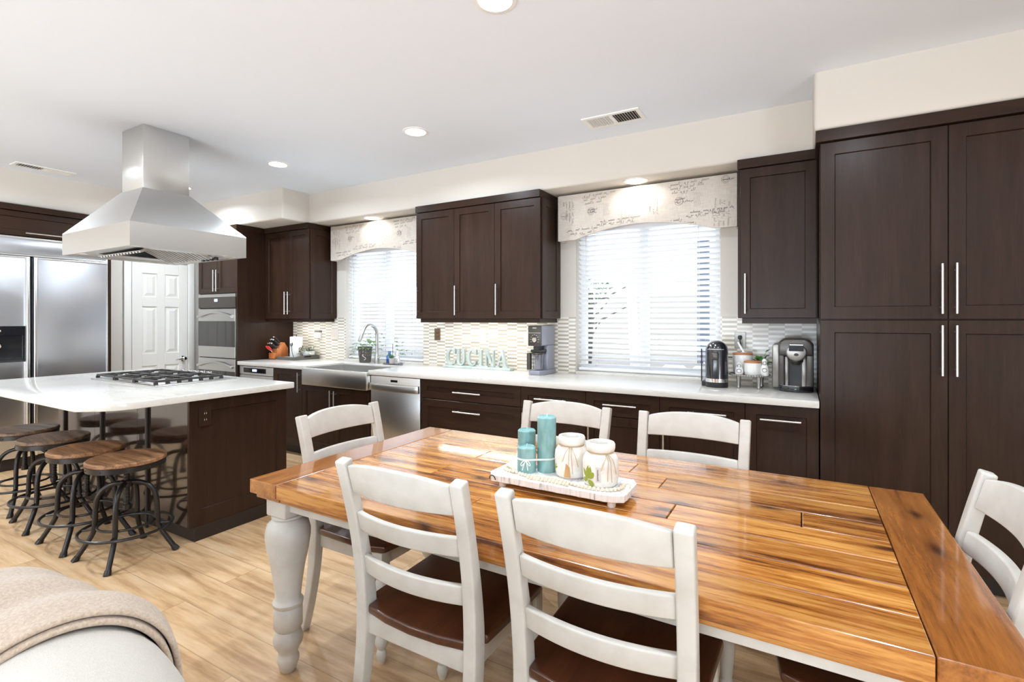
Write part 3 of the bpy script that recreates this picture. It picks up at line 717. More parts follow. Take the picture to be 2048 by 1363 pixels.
# faucet
t_ = thing('kitchen_faucet', 'brushed steel gooseneck faucet behind the apron sink', 'faucet', (-3.848, 3.855, 0.915))
x, y = -3.848, 3.855
bm = NB(); lathe(bm, [(0.03, 0.0), (0.03, 0.006), (0.024, 0.012), (0.024, 0.085), (0.018, 0.095), (0.0155, 0.11)], (x, y, 0.915), 24); finish('base', bm, M['faucet'], t_, True)
bm = NB(); R = 0.098
arc = [(x, y, 1.02), (x, y, 1.17)] + [(x, y - R + R * math.cos(q), 1.215 + R * math.sin(q)) for q in [PI * k / 16 for k in range(0, 15)]]
tube(bm, arc, 0.0160, 14); finish('gooseneck', bm, M['faucet'], t_, True)
e1 = Vector(arc[-1]); dv = (e1 - Vector(arc[-2])).normalized()
bm = NB(); tube(bm, [e1 - dv * 0.005, e1 + dv * 0.03, e1 + dv * 0.09, e1 + dv * 0.115], [0.0165, 0.0175, 0.0185, 0.016], 14); finish('spray_head', bm, M['faucet'], t_, True)
bm = NB(); tube(bm, [(x + 0.02, y, 0.975), (x + 0.045, y - 0.01, 0.985), (x + 0.105, y - 0.02, 1.02)], [0.013, 0.010, 0.006], 10); finish('lever', bm, M['nickel'], t_, True)

# dishwasher
t_ = thing('dishwasher', 'stainless steel dishwasher right of the apron sink', 'dishwasher', (-3.09, 3.98, 0))
bm = NB(); box(bm, -3.372, -2.792, 3.33, 3.95, 0.1, 0.87); finish('body', bm, M['black'], t_)
bm = NB(); box(bm, -3.370, -2.798, 3.30, 3.33, 0.12, 0.868, 0.004); finish('door_panel', bm, M['steel_v'], t_, True)
bm = NB(); pts = []
for k in range(13):
    f = k / 12; pts.append((-3.368 + 0.566 * f, 3.278 - 0.018 * math.sin(PI * f)))
prism(bm, pts + [(-2.802, 3.302), (-3.368, 3.302)], 0.742, 0.806, 'z', 0.004); finish('handle', bm, M['steel'], t_, True)
bm = NB(); box(bm, -3.13, -3.05, 3.2975, 3.302, 0.822, 0.842, 0.002); finish('display', bm, M['black_gloss'], t_)
bm = NB(); box(bm, -3.38, -2.8, 3.37, 3.39, 0.0, 0.11); finish('toe_kick', bm, M['kick'], t_)

# undercounter appliance left of the narrow cabinet
t_ = thing('undercounter_oven', 'stainless undercounter appliance with small blue display beside the oven tower', 'appliance', (-5.075, 3.98, 0))
bm = NB(); box(bm, -5.372, -4.779, 3.332, 3.95, 0.1, 0.868); finish('body', bm, M['black'], t_)
bm = NB(); box(bm, -5.370, -4.781, 3.31, 3.332, 0.775, 0.866, 0.003); finish('control_panel', bm, M['steel'], t_)
bm = NB(); box(bm, -5.295, -4.905, 3.307, 3.312, 0.797, 0.848, 0.002); d = finish('touch_strip', bm, M['black_gloss'], t_)
bm = NB(); box(bm, -5.135, -5.06, 3.3058, 3.308, 0.812, 0.836); finish('display', bm, M['display'], d)
bm = NB(); box(bm, -5.370, -4.781, 3.31, 3.332, 0.11, 0.770, 0.003); d = finish('door', bm, M['steel'], t_)
bm = NB(); box(bm, -5.27, -4.87, 3.307, 3.312, 0.25, 0.66, 0.003); finish('window', bm, M['oven_glass'], d)
bar_pull(d, (-5.32, 3.31, 0.72), (-4.83, 3.31, 0.72), (0, -0.04, 0), 0.008)

# ------------------------------------------------------------------ oven tower
TX0, TX1 = -6.155, -5.382
t_ = thing('oven_cabinet', 'tall dark cabinet tower housing the steel wall ovens', 'cabinet', (-5.77, 4.0, 0))
bm = NB()
box(bm, TX0, TX0 + 0.02, 3.312, 3.998, 0.1, 2.36); box(bm, TX1 - 0.02, TX1, 3.292, 3.998, 0.1, 2.36, 0.001)
box(bm, TX0 + 0.02, TX1 - 0.02, 3.96, 3.998, 0.1, 2.36); box(bm, TX0 + 0.02, TX1 - 0.02, 3.312, 3.96, 1.664, 2.36); box(bm, TX0 + 0.02, TX1 - 0.02, 3.312, 3.96, 0.1, 0.33)
finish('body', bm, M['cab'], t_)
bm = NB(); box(bm, TX0, TX1, 3.37, 3.998, 0.0, 0.1); finish('toe_kick', bm, M['kick'], t_)
bm = NB(); box(bm, TX0 - 0.01, TX1 + 0.004, 3.278, 3.998, 2.36, 2.42, 0.002); finish('crown_board', bm, M['cab_h'], t_)
door(t_, -6.150, -5.766, 1.667, 2.355, 3.29, (-5.795, 1.69, -5.795, 1.935)); door(t_, -5.766, -5.384, 1.667, 2.355, 3.29, (-5.737, 1.69, -5.737, 1.935))
door(t_, -6.150, -5.384, 0.105, 0.325, 3.29, (-5.90, 0.26, -5.64, 0.26), 'drawer', m=M['cab_h'])
t_ = thing('double_wall_oven', 'stainless double wall oven with black glass in the dark tower', 'oven', (-5.77, 3.9, 0.335))
OX0, OX1 = -6.128, -5.404
bm = NB(); box(bm, OX0 + 0.005, OX1 - 0.005, 3.31, 3.9, 0.335, 1.658); finish('body', bm, M['black'], t_)
bm = NB(); box(bm, OX0, OX1, 3.275, 3.31, 1.625, 1.660, 0.003); finish('top_trim', bm, M['steel'], t_)
bm = NB(); box(bm, OX0, OX1, 3.278, 3.31, 1.503, 1.625, 0.003); cp = finish('control_panel', bm, M['slate_dark'], t_)
bm = NB(); box(bm, -5.80, -5.74, 3.2755, 3.279, 1.575, 1.605); finish('display', bm, M['display'], cp)
def oven_door(z0, z1):
    bm = NB(); box(bm, OX0, OX1, 3.278, 3.31, z0, z1, 0.004); d = finish('door', bm, M['steel'], t_)
    g0, g1 = z0 + 0.125, z1 - 0.138
    if g1 - g0 > 0.1:
        bm = NB(); box(bm, OX0 + 0.001, OX1 - 0.001, 3.2755, 3.279, g0, g1, 0.001); finish('window', bm, M['oven_glass'], d)
    bm = NB(); top = []; n = 14
    for k in range(n + 1): f = k / n; top.append((OX0 + 0.02 + (OX1 - OX0 - 0.04) * f, z1 - 0.105 + 0.055 * math.sin(PI * f)))
    bot = [(p[0], p[1] + 0.026 - 0.004 * math.sin(PI * i / n)) for i, p in enumerate(top)]
    prism(bm, top + bot[::-1], 3.245, 3.262, 'y', 0.003)
    for xx in (OX0 + 0.04, OX1 - 0.04): box(bm, xx - 0.012, xx + 0.012, 3.255, 3.28, z1 - 0.10, z1 - 0.07, 0.002)
    finish('handle', bm, M['steel'], d, True)
oven_door(0.942, 1.492); oven_door(0.345, 0.932)

# ------------------------------------------------------------------ refrigerator wall (built facing -Y, turned to face the room)
def turned(name, label, cat, X, group=None):
    o = thing(name, label, cat, (X, 0, 0), PI / 2, group, world=False); return o
t_ = turned('refrigerator', 'built-in side-by-side stainless refrigerator with water dispenser', 'refrigerator', -6.2)
bm = NB(); box(bm, 1.195, 2.415, 0.05, 0.66, 0.0, 2.12); finish('body', bm, M['black'], t_)
bm = NB(); box(bm, 1.20, 2.412, 0.004, 0.05, 1.972, 2.118, 0.004); finish('grille_panel', bm, M['steel_fridge'], t_, True)
bm = NB(); box(bm, 1.196, 2.416, -0.006, 0.03, 2.113, 2.13, 0.002); box(bm, 1.196, 2.416, -0.004, 0.03, 1.958, 1.97, 0.002); box(bm, 2.408, 2.418, -0.004, 0.05, 0.1, 2.125, 0.002); finish('trim_frame', bm, M['nickel'], t_)
bm = NB(); box(bm, 1.20, 2.41, 0.04, 0.08, 0.0, 0.10); finish('toe_kick', bm, M['kick'], t_)
for x0, x1, left in ((1.20, 1.808, True), (1.834, 2.408, False)):
    bm = NB(); box(bm, x0, x1, 0.0, 0.05, 0.11, 1.952, 0.006, 3)
    d = finish('door', bm, M['steel_fridge'], t_, True, 'freezer door with dispenser' if left else 'refrigerator door')
    bm = NB(); hx = (x1 - 0.026, x1) if left else (x0, x0 + 0.028)
    box(bm, hx[0], hx[1], -0.03, 0.002, 0.11, 1.952, 0.007, 3)
    finish('handle', bm, M['nickel'], d, True)
    bm = NB(); box(bm, x0, x1, -0.010, 0.002, 1.935, 1.953, 0.003); finish('edge_trim', bm, M['nickel'], d)
    if left:
        bm = NB(); a, b, z0, z1 = 1.40, 1.780, 0.985, 1.312
        box(bm, a, b, -0.006, 0.004, z1 - 0.085, z1, 0.002); box(bm, a, a + 0.02, -0.006, 0.004, z0, z1, 0.002); box(bm, b - 0.02, b, -0.006, 0.004, z0, z1, 0.002)
        box(bm, a, b, -0.012, 0.004, z0, z0 + 0.025, 0.002); box(bm, a, b, -0.002, 0.003, z0, z1)
        disp = finish('water_dispenser', bm, M['black_gloss'], d)
        bm = NB()
        for k in range(3): box(bm, 1.53 + 0.032 * k, 1.552 + 0.032 * k, -0.008, -0.005, z1 - 0.05, z1 - 0.035, 0.001)
        finish('buttons', bm, M['plate'], disp)
        bm = NB(); prism(bm, [(1.52, 1.215), (1.60, 1.215), (1.595, 1.18), (1.615, 1.13), (1.605, 1.115), (1.56, 1.12), (1.55, 1.17)], -0.03, -0.004, 'y', 0.004); finish('spout', bm, M['plate'], disp, True)
t_ = turned('over_fridge_cabinet', 'dark brown cabinet above the refrigerator', 'cabinet', -6.2)
bm = NB(); box(bm, 1.17, 2.442, 0.022, 0.74, 2.136, 2.365); box(bm, 2.424, 2.444, -0.005, 0.74, 0.0, 2.365, 0.001); box(bm, 1.165, 1.190, -0.005, 0.74, 0.0, 2.365, 0.001); finish('body', bm, M['cab'], t_)
bm = NB(); box(bm, 1.165, 2.45, -0.016, 0.74, 2.365, 2.42, 0.002); finish('crown_board', bm, M['cab_h'], t_)
bm = NB(); shaker(bm, 1.192, 2.422, 2.14, 2.36, 0.0, stile=0.05); d = finish('door', bm, M['cab_h'], t_)
bar_pull(d, (1.775, 0, 2.166), (2.10, 0, 2.166))

# panelled door in the left wall
o = turned('door_1', 'white six panel door', 'door', -6.498); del o['label']; del o['category']; o['kind'] = 'structure'
x0, x1 = 2.752, 3.338
bm = NB()
box(bm, x0, x1, -0.012, -0.0015, 0.005, 2.03)
st, mu = 0.10, 0.085; xm = (x0 + x1) / 2
rows = ((0.20, 0.84), (0.98, 1.52), (1.63, 1.90))
fr = [(x0, x0 + st, 0.005, 2.03), (x1 - st, x1, 0.005, 2.03), (xm - mu / 2, xm + mu / 2, 0.005, 2.03), ]
for z0, z1 in ((0.005, 0.20), (0.84, 0.98), (1.52, 1.63), (1.90, 2.03)): fr += [(x0 + st, xm - mu / 2, z0, z1), (xm + mu / 2, x1 - st, z0, z1)]
for q in fr: box(bm, q[0], q[1], -0.022, -0.010, q[2], q[3], 0.003)
for z0, z1 in rows:
    for a, b in ((x0 + st, xm - mu / 2), (xm + mu / 2, x1 - st)):
        t = NB(); m_ = 0.016; k = 0.03
        A = [t.verts.new(p) for p in ((a + m_, -0.012, z0 + m_), (b - m_, -0.012, z0 + m_), (b - m_, -0.012, z1 - m_), (a + m_, -0.012, z1 - m_))]
        B = [t.verts.new(p) for p in ((a + m_ + k, -0.020, z0 + m_ + k), (b - m_ - k, -0.020, z0 + m_ + k), (b - m_ - k, -0.020, z1 - m_ - k), (a + m_ + k, -0.020, z1 - m_ - k))]
        for q in range(4): t.faces.new((A[q], A[(q + 1) % 4], B[(q + 1) % 4], B[q]))
        t.faces.new(B); merge(bm, t)
finish('door_leaf', bm, M['door_white'], o)
bm = NB(); cw = 0.072
for a, b in ((x0 - cw - 0.006, x0 - 0.006), (x1 + 0.006, x1 + cw + 0.006)): box(bm, a, b, -0.028, -0.001, 0.0, 2.045 + cw, 0.005)
box(bm, x0 - cw - 0.006, x1 + cw + 0.006, -0.028, -0.001, 2.04, 2.04 + cw, 0.005)
finish('door_casing', bm, M['door_white'], o, True)
bm = NB(); kx = x1 - 0.062; lx = Matrix.Translation((kx, -0.022, 0.905)) @ Matrix.Rotation(PI / 2, 4, 'X')
lathe(bm, [(0.03, 0.0), (0.03, 0.006), (0.016, 0.014), (0.013, 0.04), (0.024, 0.045), (0.026, 0.062), (0.016, 0.074), (0.0, 0.075)], (0, 0, 0), 24, mtx=lx)
tube(bm, [(kx, -0.085, 0.905), (kx - 0.05, -0.088, 0.902), (kx - 0.10, -0.084, 0.896)], [0.010, 0.008, 0.006], 10)
finish('door_handle', bm, M['chrome'], o, True)

# ------------------------------------------------------------------ island
t_ = thing('kitchen_island', 'dark brown kitchen island base under a white quartz top', 'island', (-4.2, 2.0, 0))
IX0, IX1, IY0, IY1 = -5.16, -3.242, 1.682, 2.35
bm = NB(); box(bm, IX0, IX1 - 0.021, IY0 + 0.018, IY1, 0.09, 0.873); finish('body', bm, M['cab'], t_)
bm = NB(); w = (IX1 - 0.006 - IX0) / 3
for k in range(3): box(bm, IX0 + w * k + 0.001, IX0 + w * (k + 1) - 0.001, IY0, IY0 + 0.018, 0.092, 0.872, 0.001)
finish('front_panel', bm, M['cab_gloss'], t_)
bm = NB(); mt = Matrix.Translation((IX1, 0, 0)) @ Matrix.Rotation(PI / 2, 4, 'Z')
shaker(bm, IY0 - 0.002, IY1, 0.09, 0.873, 0.0, 0.021, 0.075, 0.01, mtx=mt, bottom=0.10); finish('end_panel', bm, M['cab'], t_)
bm = NB(); box(bm, IX0 + 0.02, IX1 - 0.0, IY0 + 0.03, IY1 - 0.05, 0.0, 0.09); finish('toe_kick', bm, M['kick'], t_)
for x in (-5.03, -4.395, -3.745):
    bm = NB(); box(bm, x - 0.011, x + 0.011, 1.668, 1.681, 0.0, 0.873, 0.002); box(bm, x - 0.011, x + 0.011, 1.28, 1.681, 0.866, 0.873, 0.001); finish('support_bracket', bm, M['iron'], t_)
bm = NB()
prism(bm, [(-3.20, 2.385), (-5.262, 2.385), (-5.262, 1.345), (-5.09, 1.163), (-3.375, 1.163), (-3.275, 1.235), (-3.225, 1.29), (-3.20, 1.37)], 0.874, 0.916, 'z', 0.005, 3)
tag(finish('island_worktop', bm, M['quartz'], None, True, base=(-4.2, 1.8, 0.874)), 'white quartz top of the kitchen island with clipped front corners', 'worktop')
def wall_plate(name, label, cx, cz, w, h, m, kind='duplex', where='-y', y=3.988, group='outlets and switches', slotm=None):
    if where == '-y': o = thing(name, label, 'outlet' if kind in ('duplex', 'gang') else 'switch', (cx, y, cz), 0, group, world=False)
    else: o = thing(name, label, 'outlet', (y, cx, cz), PI / 2, group, world=False)
    bm = NB(); box(bm, -w / 2, w / 2, -0.006, -0.0003, -h / 2, h / 2, 0.002, 2); finish('cover_plate', bm, m, o)
    bm = NB()
    if kind == 'duplex':
        for s in (-1, 1):
            lathe(bm, [(0.0165, 0), (0.0165, 0.003), (0.015, 0.0035), (0, 0.0035)], (0, 0, 0), 20, sy=0.85, mtx=Matrix.Translation((0, -0.006, s * 0.0195)) @ Matrix.Rotation(PI / 2, 4, 'X'))
    else:
        n = 2 if w > 0.1 else 1
        for k in range(n):
            xx = (k - (n - 1) / 2) * 0.046; box(bm, xx - 0.0165, xx + 0.0165, -0.010, -0.005, -0.033, 0.033, 0.0015)
    d = finish('receptacle' if kind == 'duplex' else 'rocker', bm, m, o, True)
    if kind == 'duplex':
        bm = NB()
        for s in (-1, 1):
            for k in (-1, 1): box(bm, k * 0.006 - 0.001, k * 0.006 + 0.001, -0.0102, -0.0094, s * 0.0195 - 0.004, s * 0.0195 + 0.005)
        finish('slots', bm, slotm or M['black'], d)
    return o
wall_plate('outlet', 'dark brown outlet on the end panel of the island', 1.772, 0.765, 0.072, 0.117, M['cab'], 'duplex', '+x', IX1 - 0.01 + 0.0105, 'outlets and switches', M['plate'])
wall_plate('outlet', 'bronze outlet on the tiles just right of the sink window', -3.153, 1.225, 0.072, 0.118, M['bronze'])
wall_plate('light_switch', 'ivory rocker switch on the tiles above the CUCINA sign', -2.61, 1.214, 0.074, 0.118, M['plate'], 'rocker')
wall_plate('light_switch', 'ivory switch on the tiles partly hidden by the grey frozen dessert machine', -2.135, 1.205, 0.074, 0.118, M['plate'], 'rocker')
wall_plate('light_switch', 'double rocker switch on the tiles left of the sink window', -4.64, 1.205, 0.118, 0.118, M['plate'], 'rocker')
wall_plate('outlet', 'steel outlet holding a black plug above the tall canister', -0.386, 1.222, 0.074, 0.118, M['steel_plate'], 'duplex', y=3.988)
t_ = thing('plug_in_freshener', 'white plug-in unit with grey cap on the tiles above the corner plant', 'plug-in', (-4.895, 3.988, 1.2))
bm = NB(); box(bm, -4.935, -4.855, 3.945, 3.9878, 1.155, 1.225, 0.008, 3); finish('body', bm, M['ceramic'], t_, True)
bm = NB(); box(bm, -4.937, -4.853, 3.943, 3.9878, 1.226, 1.247, 0.006, 3); finish('cap', bm, M['steel_plate'], t_, True)

# gas cooktop
t_ = thing('gas_cooktop', 'stainless gas cooktop with black grates set in the island', 'cooktop', (-4.23, 2.0, 0.916))
CX0, CX1, CY0, CY1, cz = -4.712, -3.752, 1.728, 2.292, 0.9165
bm = NB(); box(bm, CX0, CX1, CY0, CY1, cz, cz + 0.008, 0.003, 2); box(bm, CX0 + 0.03, CX1 - 0.03, CY0 + 0.02, CY1 - 0.08, cz + 0.008, cz + 0.011, 0.002)
finish('tray', bm, M['steel'], t_, True)
gw = (CX1 - CX0 - 0.08) / 3
for k in range(3):
    a = CX0 + 0.04 + gw * k + 0.003; b = a + gw - 0.006; y0, y1 = CY0 + 0.02, CY1 - 0.085; z0, z1 = cz + 0.026, cz + 0.040
    bm = NB()
    for q in ((a, b, y0, y0 + 0.014), (a, b, y1 - 0.014, y1), (a, a + 0.014, y0, y1), (b - 0.014, b, y0, y1), (a, b, (y0 + y1) / 2 - 0.007, (y0 + y1) / 2 + 0.007)): box(bm, q[0], q[1], q[2], q[3], z0, z1, 0.002)
    for yy in (y0 + (y1 - y0) * 0.25, y0 + (y1 - y0) * 0.75):
        box(bm, a, a + 0.10, yy - 0.005, yy + 0.005, z0 + 0.002, z1, 0.001); box(bm, b - 0.10, b, yy - 0.005, yy + 0.005, z0 + 0.002, z1, 0.001)
        xm = (a + b) / 2; box(bm, xm - 0.005, xm + 0.005, yy - 0.11, yy - 0.035, z0 + 0.002, z1, 0.001); box(bm, xm - 0.005, xm + 0.005, yy + 0.035, yy + 0.11, z0 + 0.002, z1, 0.001)
    for px in (a + 0.007, b - 0.007):
        for py in [y0 + 0.007 + (y1 - y0 - 0.014) * q / 6 for q in range(7)]: box(bm, px - 0.006, px + 0.006, py - 0.012, py + 0.012, cz + 0.0105, z0 + 0.002)
    finish('grate', bm, M['iron'], t_)
    for yy in ((y0 + (y1 - y0) * 0.25, y0 + (y1 - y0) * 0.75) if k != 1 else ((y0 + y1) / 2,)):
        bm = NB(); lathe(bm, [(0.052, 0), (0.052, 0.006), (0.04, 0.008), (0.036, 0.018), (0.0, 0.02)], ((a + b) / 2, yy, cz + 0.0108), 20); finish('burner', bm, M['nickel'], t_, True)
for k in range(5):
    x = -4.43 + 0.0925 * k; bm = NB(); lathe(bm, [(0.024, 0), (0.024, 0.01), (0.02, 0.014), (0.0185, 0.034), (0.0, 0.036)], (x, 2.252, cz + 0.008), 20); box(bm, x - 0.004, x + 0.004, 2.232, 2.272, cz + 0.03, cz + 0.046, 0.002)
    finish('knob', bm, M['chrome'], t_, True)

# island hood
t_ = thing('range_hood', 'stainless steel pyramid range hood hanging above the island cooktop', 'range hood', (-4.147, 1.917, 1.836))
hx, hy = -4.147, 1.917
HX, HY = 0.502, 0.381; cxh, cyh = 0.153, 0.153
bm = NB(); box(bm, hx - cxh, hx + cxh, hy - cyh, hy + cyh, 2.296, 2.7425, 0.003); finish('chimney', bm, M['steel_hood'], t_, True)
bm = NB(); t = NB(); L = []
for (a, b, z) in ((HX - 0.02, HY - 0.02, 1.838), (HX, HY, 1.836), (HX, HY, 1.990), (cxh + 0.004, cyh + 0.004, 2.296), (cxh - 0.02, cyh - 0.02, 2.297), (HX - 0.012, HY - 0.012, 1.986), (HX - 0.02, HY - 0.02, 1.838)):
    L.append([t.verts.new((hx + p * a, hy + q * b, z)) for p, q in ((-1, -1), (1, -1), (1, 1), (-1, 1))])
for A, B in zip(L, L[1:]):
    for q in range(4): t.faces.new((A[q], A[(q + 1) % 4], B[(q + 1) % 4], B[q]))
bmesh.ops.remove_doubles(t, verts=t.verts, dist=0.0004); merge(bm, t); finish('canopy', bm, M['steel_hood'], t_)
bm = NB()
ix, iy = HX - 0.021, HY - 0.021
for q in ((-ix, -0.30, -iy, iy), (0.30, ix, -iy, iy), (-0.30, 0.30, -iy, -0.24), (-0.30, 0.30, 0.24, iy)): box(bm, hx + q[0], hx + q[1], hy + q[2], hy + q[3], 1.850, 1.856)
box(bm, hx - ix, hx + ix, hy - iy, hy + iy, 1.935, 1.94)
finish('underside_panel', bm, M['steel_hood'], t_)
bm = NB()
for s in (-1, 1):
    mt = Matrix.Translation((hx, hy + s * 0.12, 1.885)) @ Matrix.Rotation(s * -0.42, 4, 'X')
    box(bm, -0.30, 0.30, -0.134, 0.134, 0.0, 0.004, mtx=mt)
    for k in range(14): box(bm, -0.29 + 0.043 * k, -0.275 + 0.043 * k, -0.125, 0.125, -0.014, 0.0, 0.002, mtx=mt)
finish('baffle_filter', bm, M['steel_v'], t_)
for a, b in ((-0.40, -0.30), (0.40, -0.30), (-0.40, 0.30), (0.40, 0.30)):
    bm = NB(); lathe(bm, [(0.0, 0.0), (0.03, 0.001), (0.034, 0.002), (0.038, 0.006)], (hx + a, hy + b, 1.844), 20); finish('lamp', bm, M['ceramic'], t_, True)
bm = NB()
for k in range(4): lathe(bm, [(0.0, -0.022), (0.014, -0.02), (0.016, 0.0)], (hx + 0.05 + 0.06 * k, hy + 0.31, 1.85), 14)
finish('control_knobs', bm, M['black'], t_, True)

# ------------------------------------------------------------------ bar stools
def make_stool():
    t_ = thing('bar_stool', 'x', 'stool', (0, 0, 0), 0, 'industrial stools along the island', world=False)
    H = 0.575
    bm = NB(); lathe(bm, [(0.0, H - 0.026), (0.186, H - 0.026), (0.193, H - 0.02), (0.193, H - 0.006), (0.186, H), (0.0, H)], seg=44); finish('seat', bm, M['stool_seat'], t_, True)
    bm = NB(); lathe(bm, [(0.17, H - 0.054), (0.190, H - 0.054), (0.190, H - 0.025), (0.17, H - 0.025)], seg=44)
    for k in range(10):
        a = 2 * PI * k / 10 + 0.15; ball(bm, (0.190 * math.cos(a), 0.190 * math.sin(a), H - 0.04), 0.0045, 1)
    finish('seat_band', bm, M['gunmetal'], t_, True)
    bm = NB(); lathe(bm, [(0.05, H - 0.054), (0.05, H - 0.064), (0.015, H - 0.068), (0.013, 0.30), (0.020, 0.298), (0.020, 0.27), (0.0, 0.268)], seg=16)
    pts = [(0.0148 * math.cos(k * PI / 4), 0.0148 * math.sin(k * PI / 4), 0.30 + 0.21 * k / 96) for k in range(97)]; tube(bm, pts, 0.0025, 5)
    finish('screw_post', bm, M['gunmetal'], t_, True)
    bm = NB(); lathe(bm, [(0.026, 0.400), (0.032, 0.404), (0.032, 0.436), (0.026, 0.44)], seg=18); finish('hub', bm, M['gunmetal'], t_, True)
    for k in range(4):
        a = PI / 4 + PI / 2 * k; ca, sa = math.cos(a), math.sin(a)
        rz = [(0.02, 0.425), (0.06, 0.424), (0.105, 0.405), (0.138, 0.365), (0.150, 0.31), (0.152, 0.25), (0.154, 0.19), (0.160, 0.155), (0.185, 0.105), (0.243, 0.012)]
        p = smooth_pts([(r * ca, r * sa, z) for r, z in rz], 2); bm = NB(); tube(bm, p, 0.0135, 10)
        tube(bm, [(0.236 * ca, 0.236 * sa, 0.024), (0.25 * ca, 0.25 * sa, 0.0)], [0.016, 0.02], 10)
        finish('leg', bm, M['gunmetal'], t_, True)
    for nm, r, z, th in (('foot_ring', 0.222, 0.168, 0.0085), ('brace_ring', 0.135, 0.192, 0.0075)):
        bm = NB(); tube(bm, [(r * math.cos(2 * PI * k / 40), r * math.sin(2 * PI * k / 40), z) for k in range(40)], th, 8, closed=True)
        if nm == 'foot_ring':
            for k in range(4):
                a = PI / 4 + PI / 2 * k; tube(bm, [(0.15 * math.cos(a), 0.15 * math.sin(a), 0.172), (0.222 * math.cos(a), 0.222 * math.sin(a), 0.168)], 0.006, 6)
        finish(nm, bm, M['gunmetal'], t_, True)
    return t_
st = make_stool(); st.location = (-3.405, 1.42, 0); st.rotation_euler = (0, 0, 0.05)
st['label'] = 'round wooden stool nearest the dark end panel of the island'
dup(st, (-3.872, 1.40, 0), 0.0, 'second round wooden stool from the end panel of the island')
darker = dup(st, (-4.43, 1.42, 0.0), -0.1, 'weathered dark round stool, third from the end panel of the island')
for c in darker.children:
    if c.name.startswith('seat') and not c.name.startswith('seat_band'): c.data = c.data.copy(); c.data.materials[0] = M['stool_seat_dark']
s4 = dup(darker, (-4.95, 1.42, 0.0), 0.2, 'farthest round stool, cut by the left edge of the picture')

# ------------------------------------------------------------------ dining table
def set_rnd(o, ranges):
    at = o.data.attributes.new('rnd', 'FLOAT', 'FACE'); v = [0.5] * len(o.data.polygons)
    for a, b, r in ranges:
        for i in range(a, b): v[i] = r
    at.data.foreach_set('value', v)
TXa, TXb, TYa, TYb = -1.837, 0.370, 1.172, 2.252
t_ = thing('dining_table', 'farmhouse dining table with honey wood plank top and white turned legs', 'table', ((TXa + TXb) / 2, (TYa + TYb) / 2, 0))
bm = NB(); rg = []; rows = 8; ph = (TYb - TYa) / rows; rr = random.Random(21)
cuts = {0: [], 1: [-0.95], 2: [-0.28], 3: [-1.28, -0.36], 4: [-0.75, 0.0], 5: [-1.25, -0.45], 6: [-0.6], 7: []}
for r in range(rows):
    xs = [TXa + 0.158] + cuts[r] + [TXb - 0.158]
    for a, b in zip(xs, xs[1:]):
        n0 = len(bm.faces); box(bm, a + 0.0015, b - 0.0015, TYa + ph * r + (0.0015 if r else 0), TYa + ph * (r + 1) - (0.0015 if r < rows - 1 else 0), 0.708, 0.760, 0.0025, 2)
        rg.append((n0, len(bm.faces), rr.uniform(0.1, 0.95)))
n0 = len(bm.faces); box(bm, TXa + 0.158, TXb - 0.158, TYa + 0.016, TYb - 0.016, 0.688, 0.709, 0.004); rg.append((n0, len(bm.faces), 0.1))
o = finish('tabletop', bm, M['table'], t_); set_rnd(o, rg)
for a, b, sgn in ((TXa, TXa + 0.157, 0.45), (TXb - 0.157, TXb, 0.3)):
    bm = NB(); box(bm, a, b, TYa, TYb, 0.708, 0.760, 0.003, 2); e = 0.016
    box(bm, a + (e if a == TXa else 0), b - (e if b == TXb else 0), TYa + e, TYb - e, 0.688, 0.709, 0.004)
    o = finish('breadboard_end', bm, M['table_end'], t_); set_rnd(o, [(0, len(o.data.polygons), sgn)])
bm = NB(); ap = 0.062
for q in ((TXa + ap, TXb - ap, TYa + ap, TYa + ap + 0.022), (TXa + ap, TXb - ap, TYb - ap - 0.022, TYb - ap), (TXa + ap, TXa + ap + 0.022, TYa + ap, TYb - ap), (TXb - ap - 0.022, TXb - ap, TYa + ap, TYb - ap)):
    box(bm, *q, 0.640, 0.690, 0.002)
finish('apron', bm, M['chair_white'], t_)
LP = [(0.024, 0.0), (0.030, 0.008), (0.041, 0.045), (0.040, 0.058), (0.035, 0.068), (0.038, 0.085), (0.052, 0.108), (0.056, 0.128), (0.050, 0.150), (0.043, 0.164), (0.048, 0.170), (0.053, 0.178), (0.053, 0.250), (0.049, 0.256), (0.055, 0.262), (0.057, 0.274), (0.050, 0.284), (0.047, 0.290), (0.052, 0.34), (0.062, 0.41), (0.075, 0.47), (0.083, 0.525), (0.083, 0.548), (0.076, 0.578), (0.058, 0.595), (0.052, 0.600), (0.060, 0.604), (0.060, 0.612), (0.050, 0.616)]
for x in (TXa + 0.095, TXb - 0.095):
    for y in (TYa + 0.098, TYb - 0.098):
        bm = NB(); lathe(bm, LP, (x, y, 0), 32); box(bm, x - 0.056, x + 0.056, y - 0.056, y + 0.056, 0.614, 0.6875, 0.006, 3)
        finish('leg', bm, M['chair_white'], t_, True)

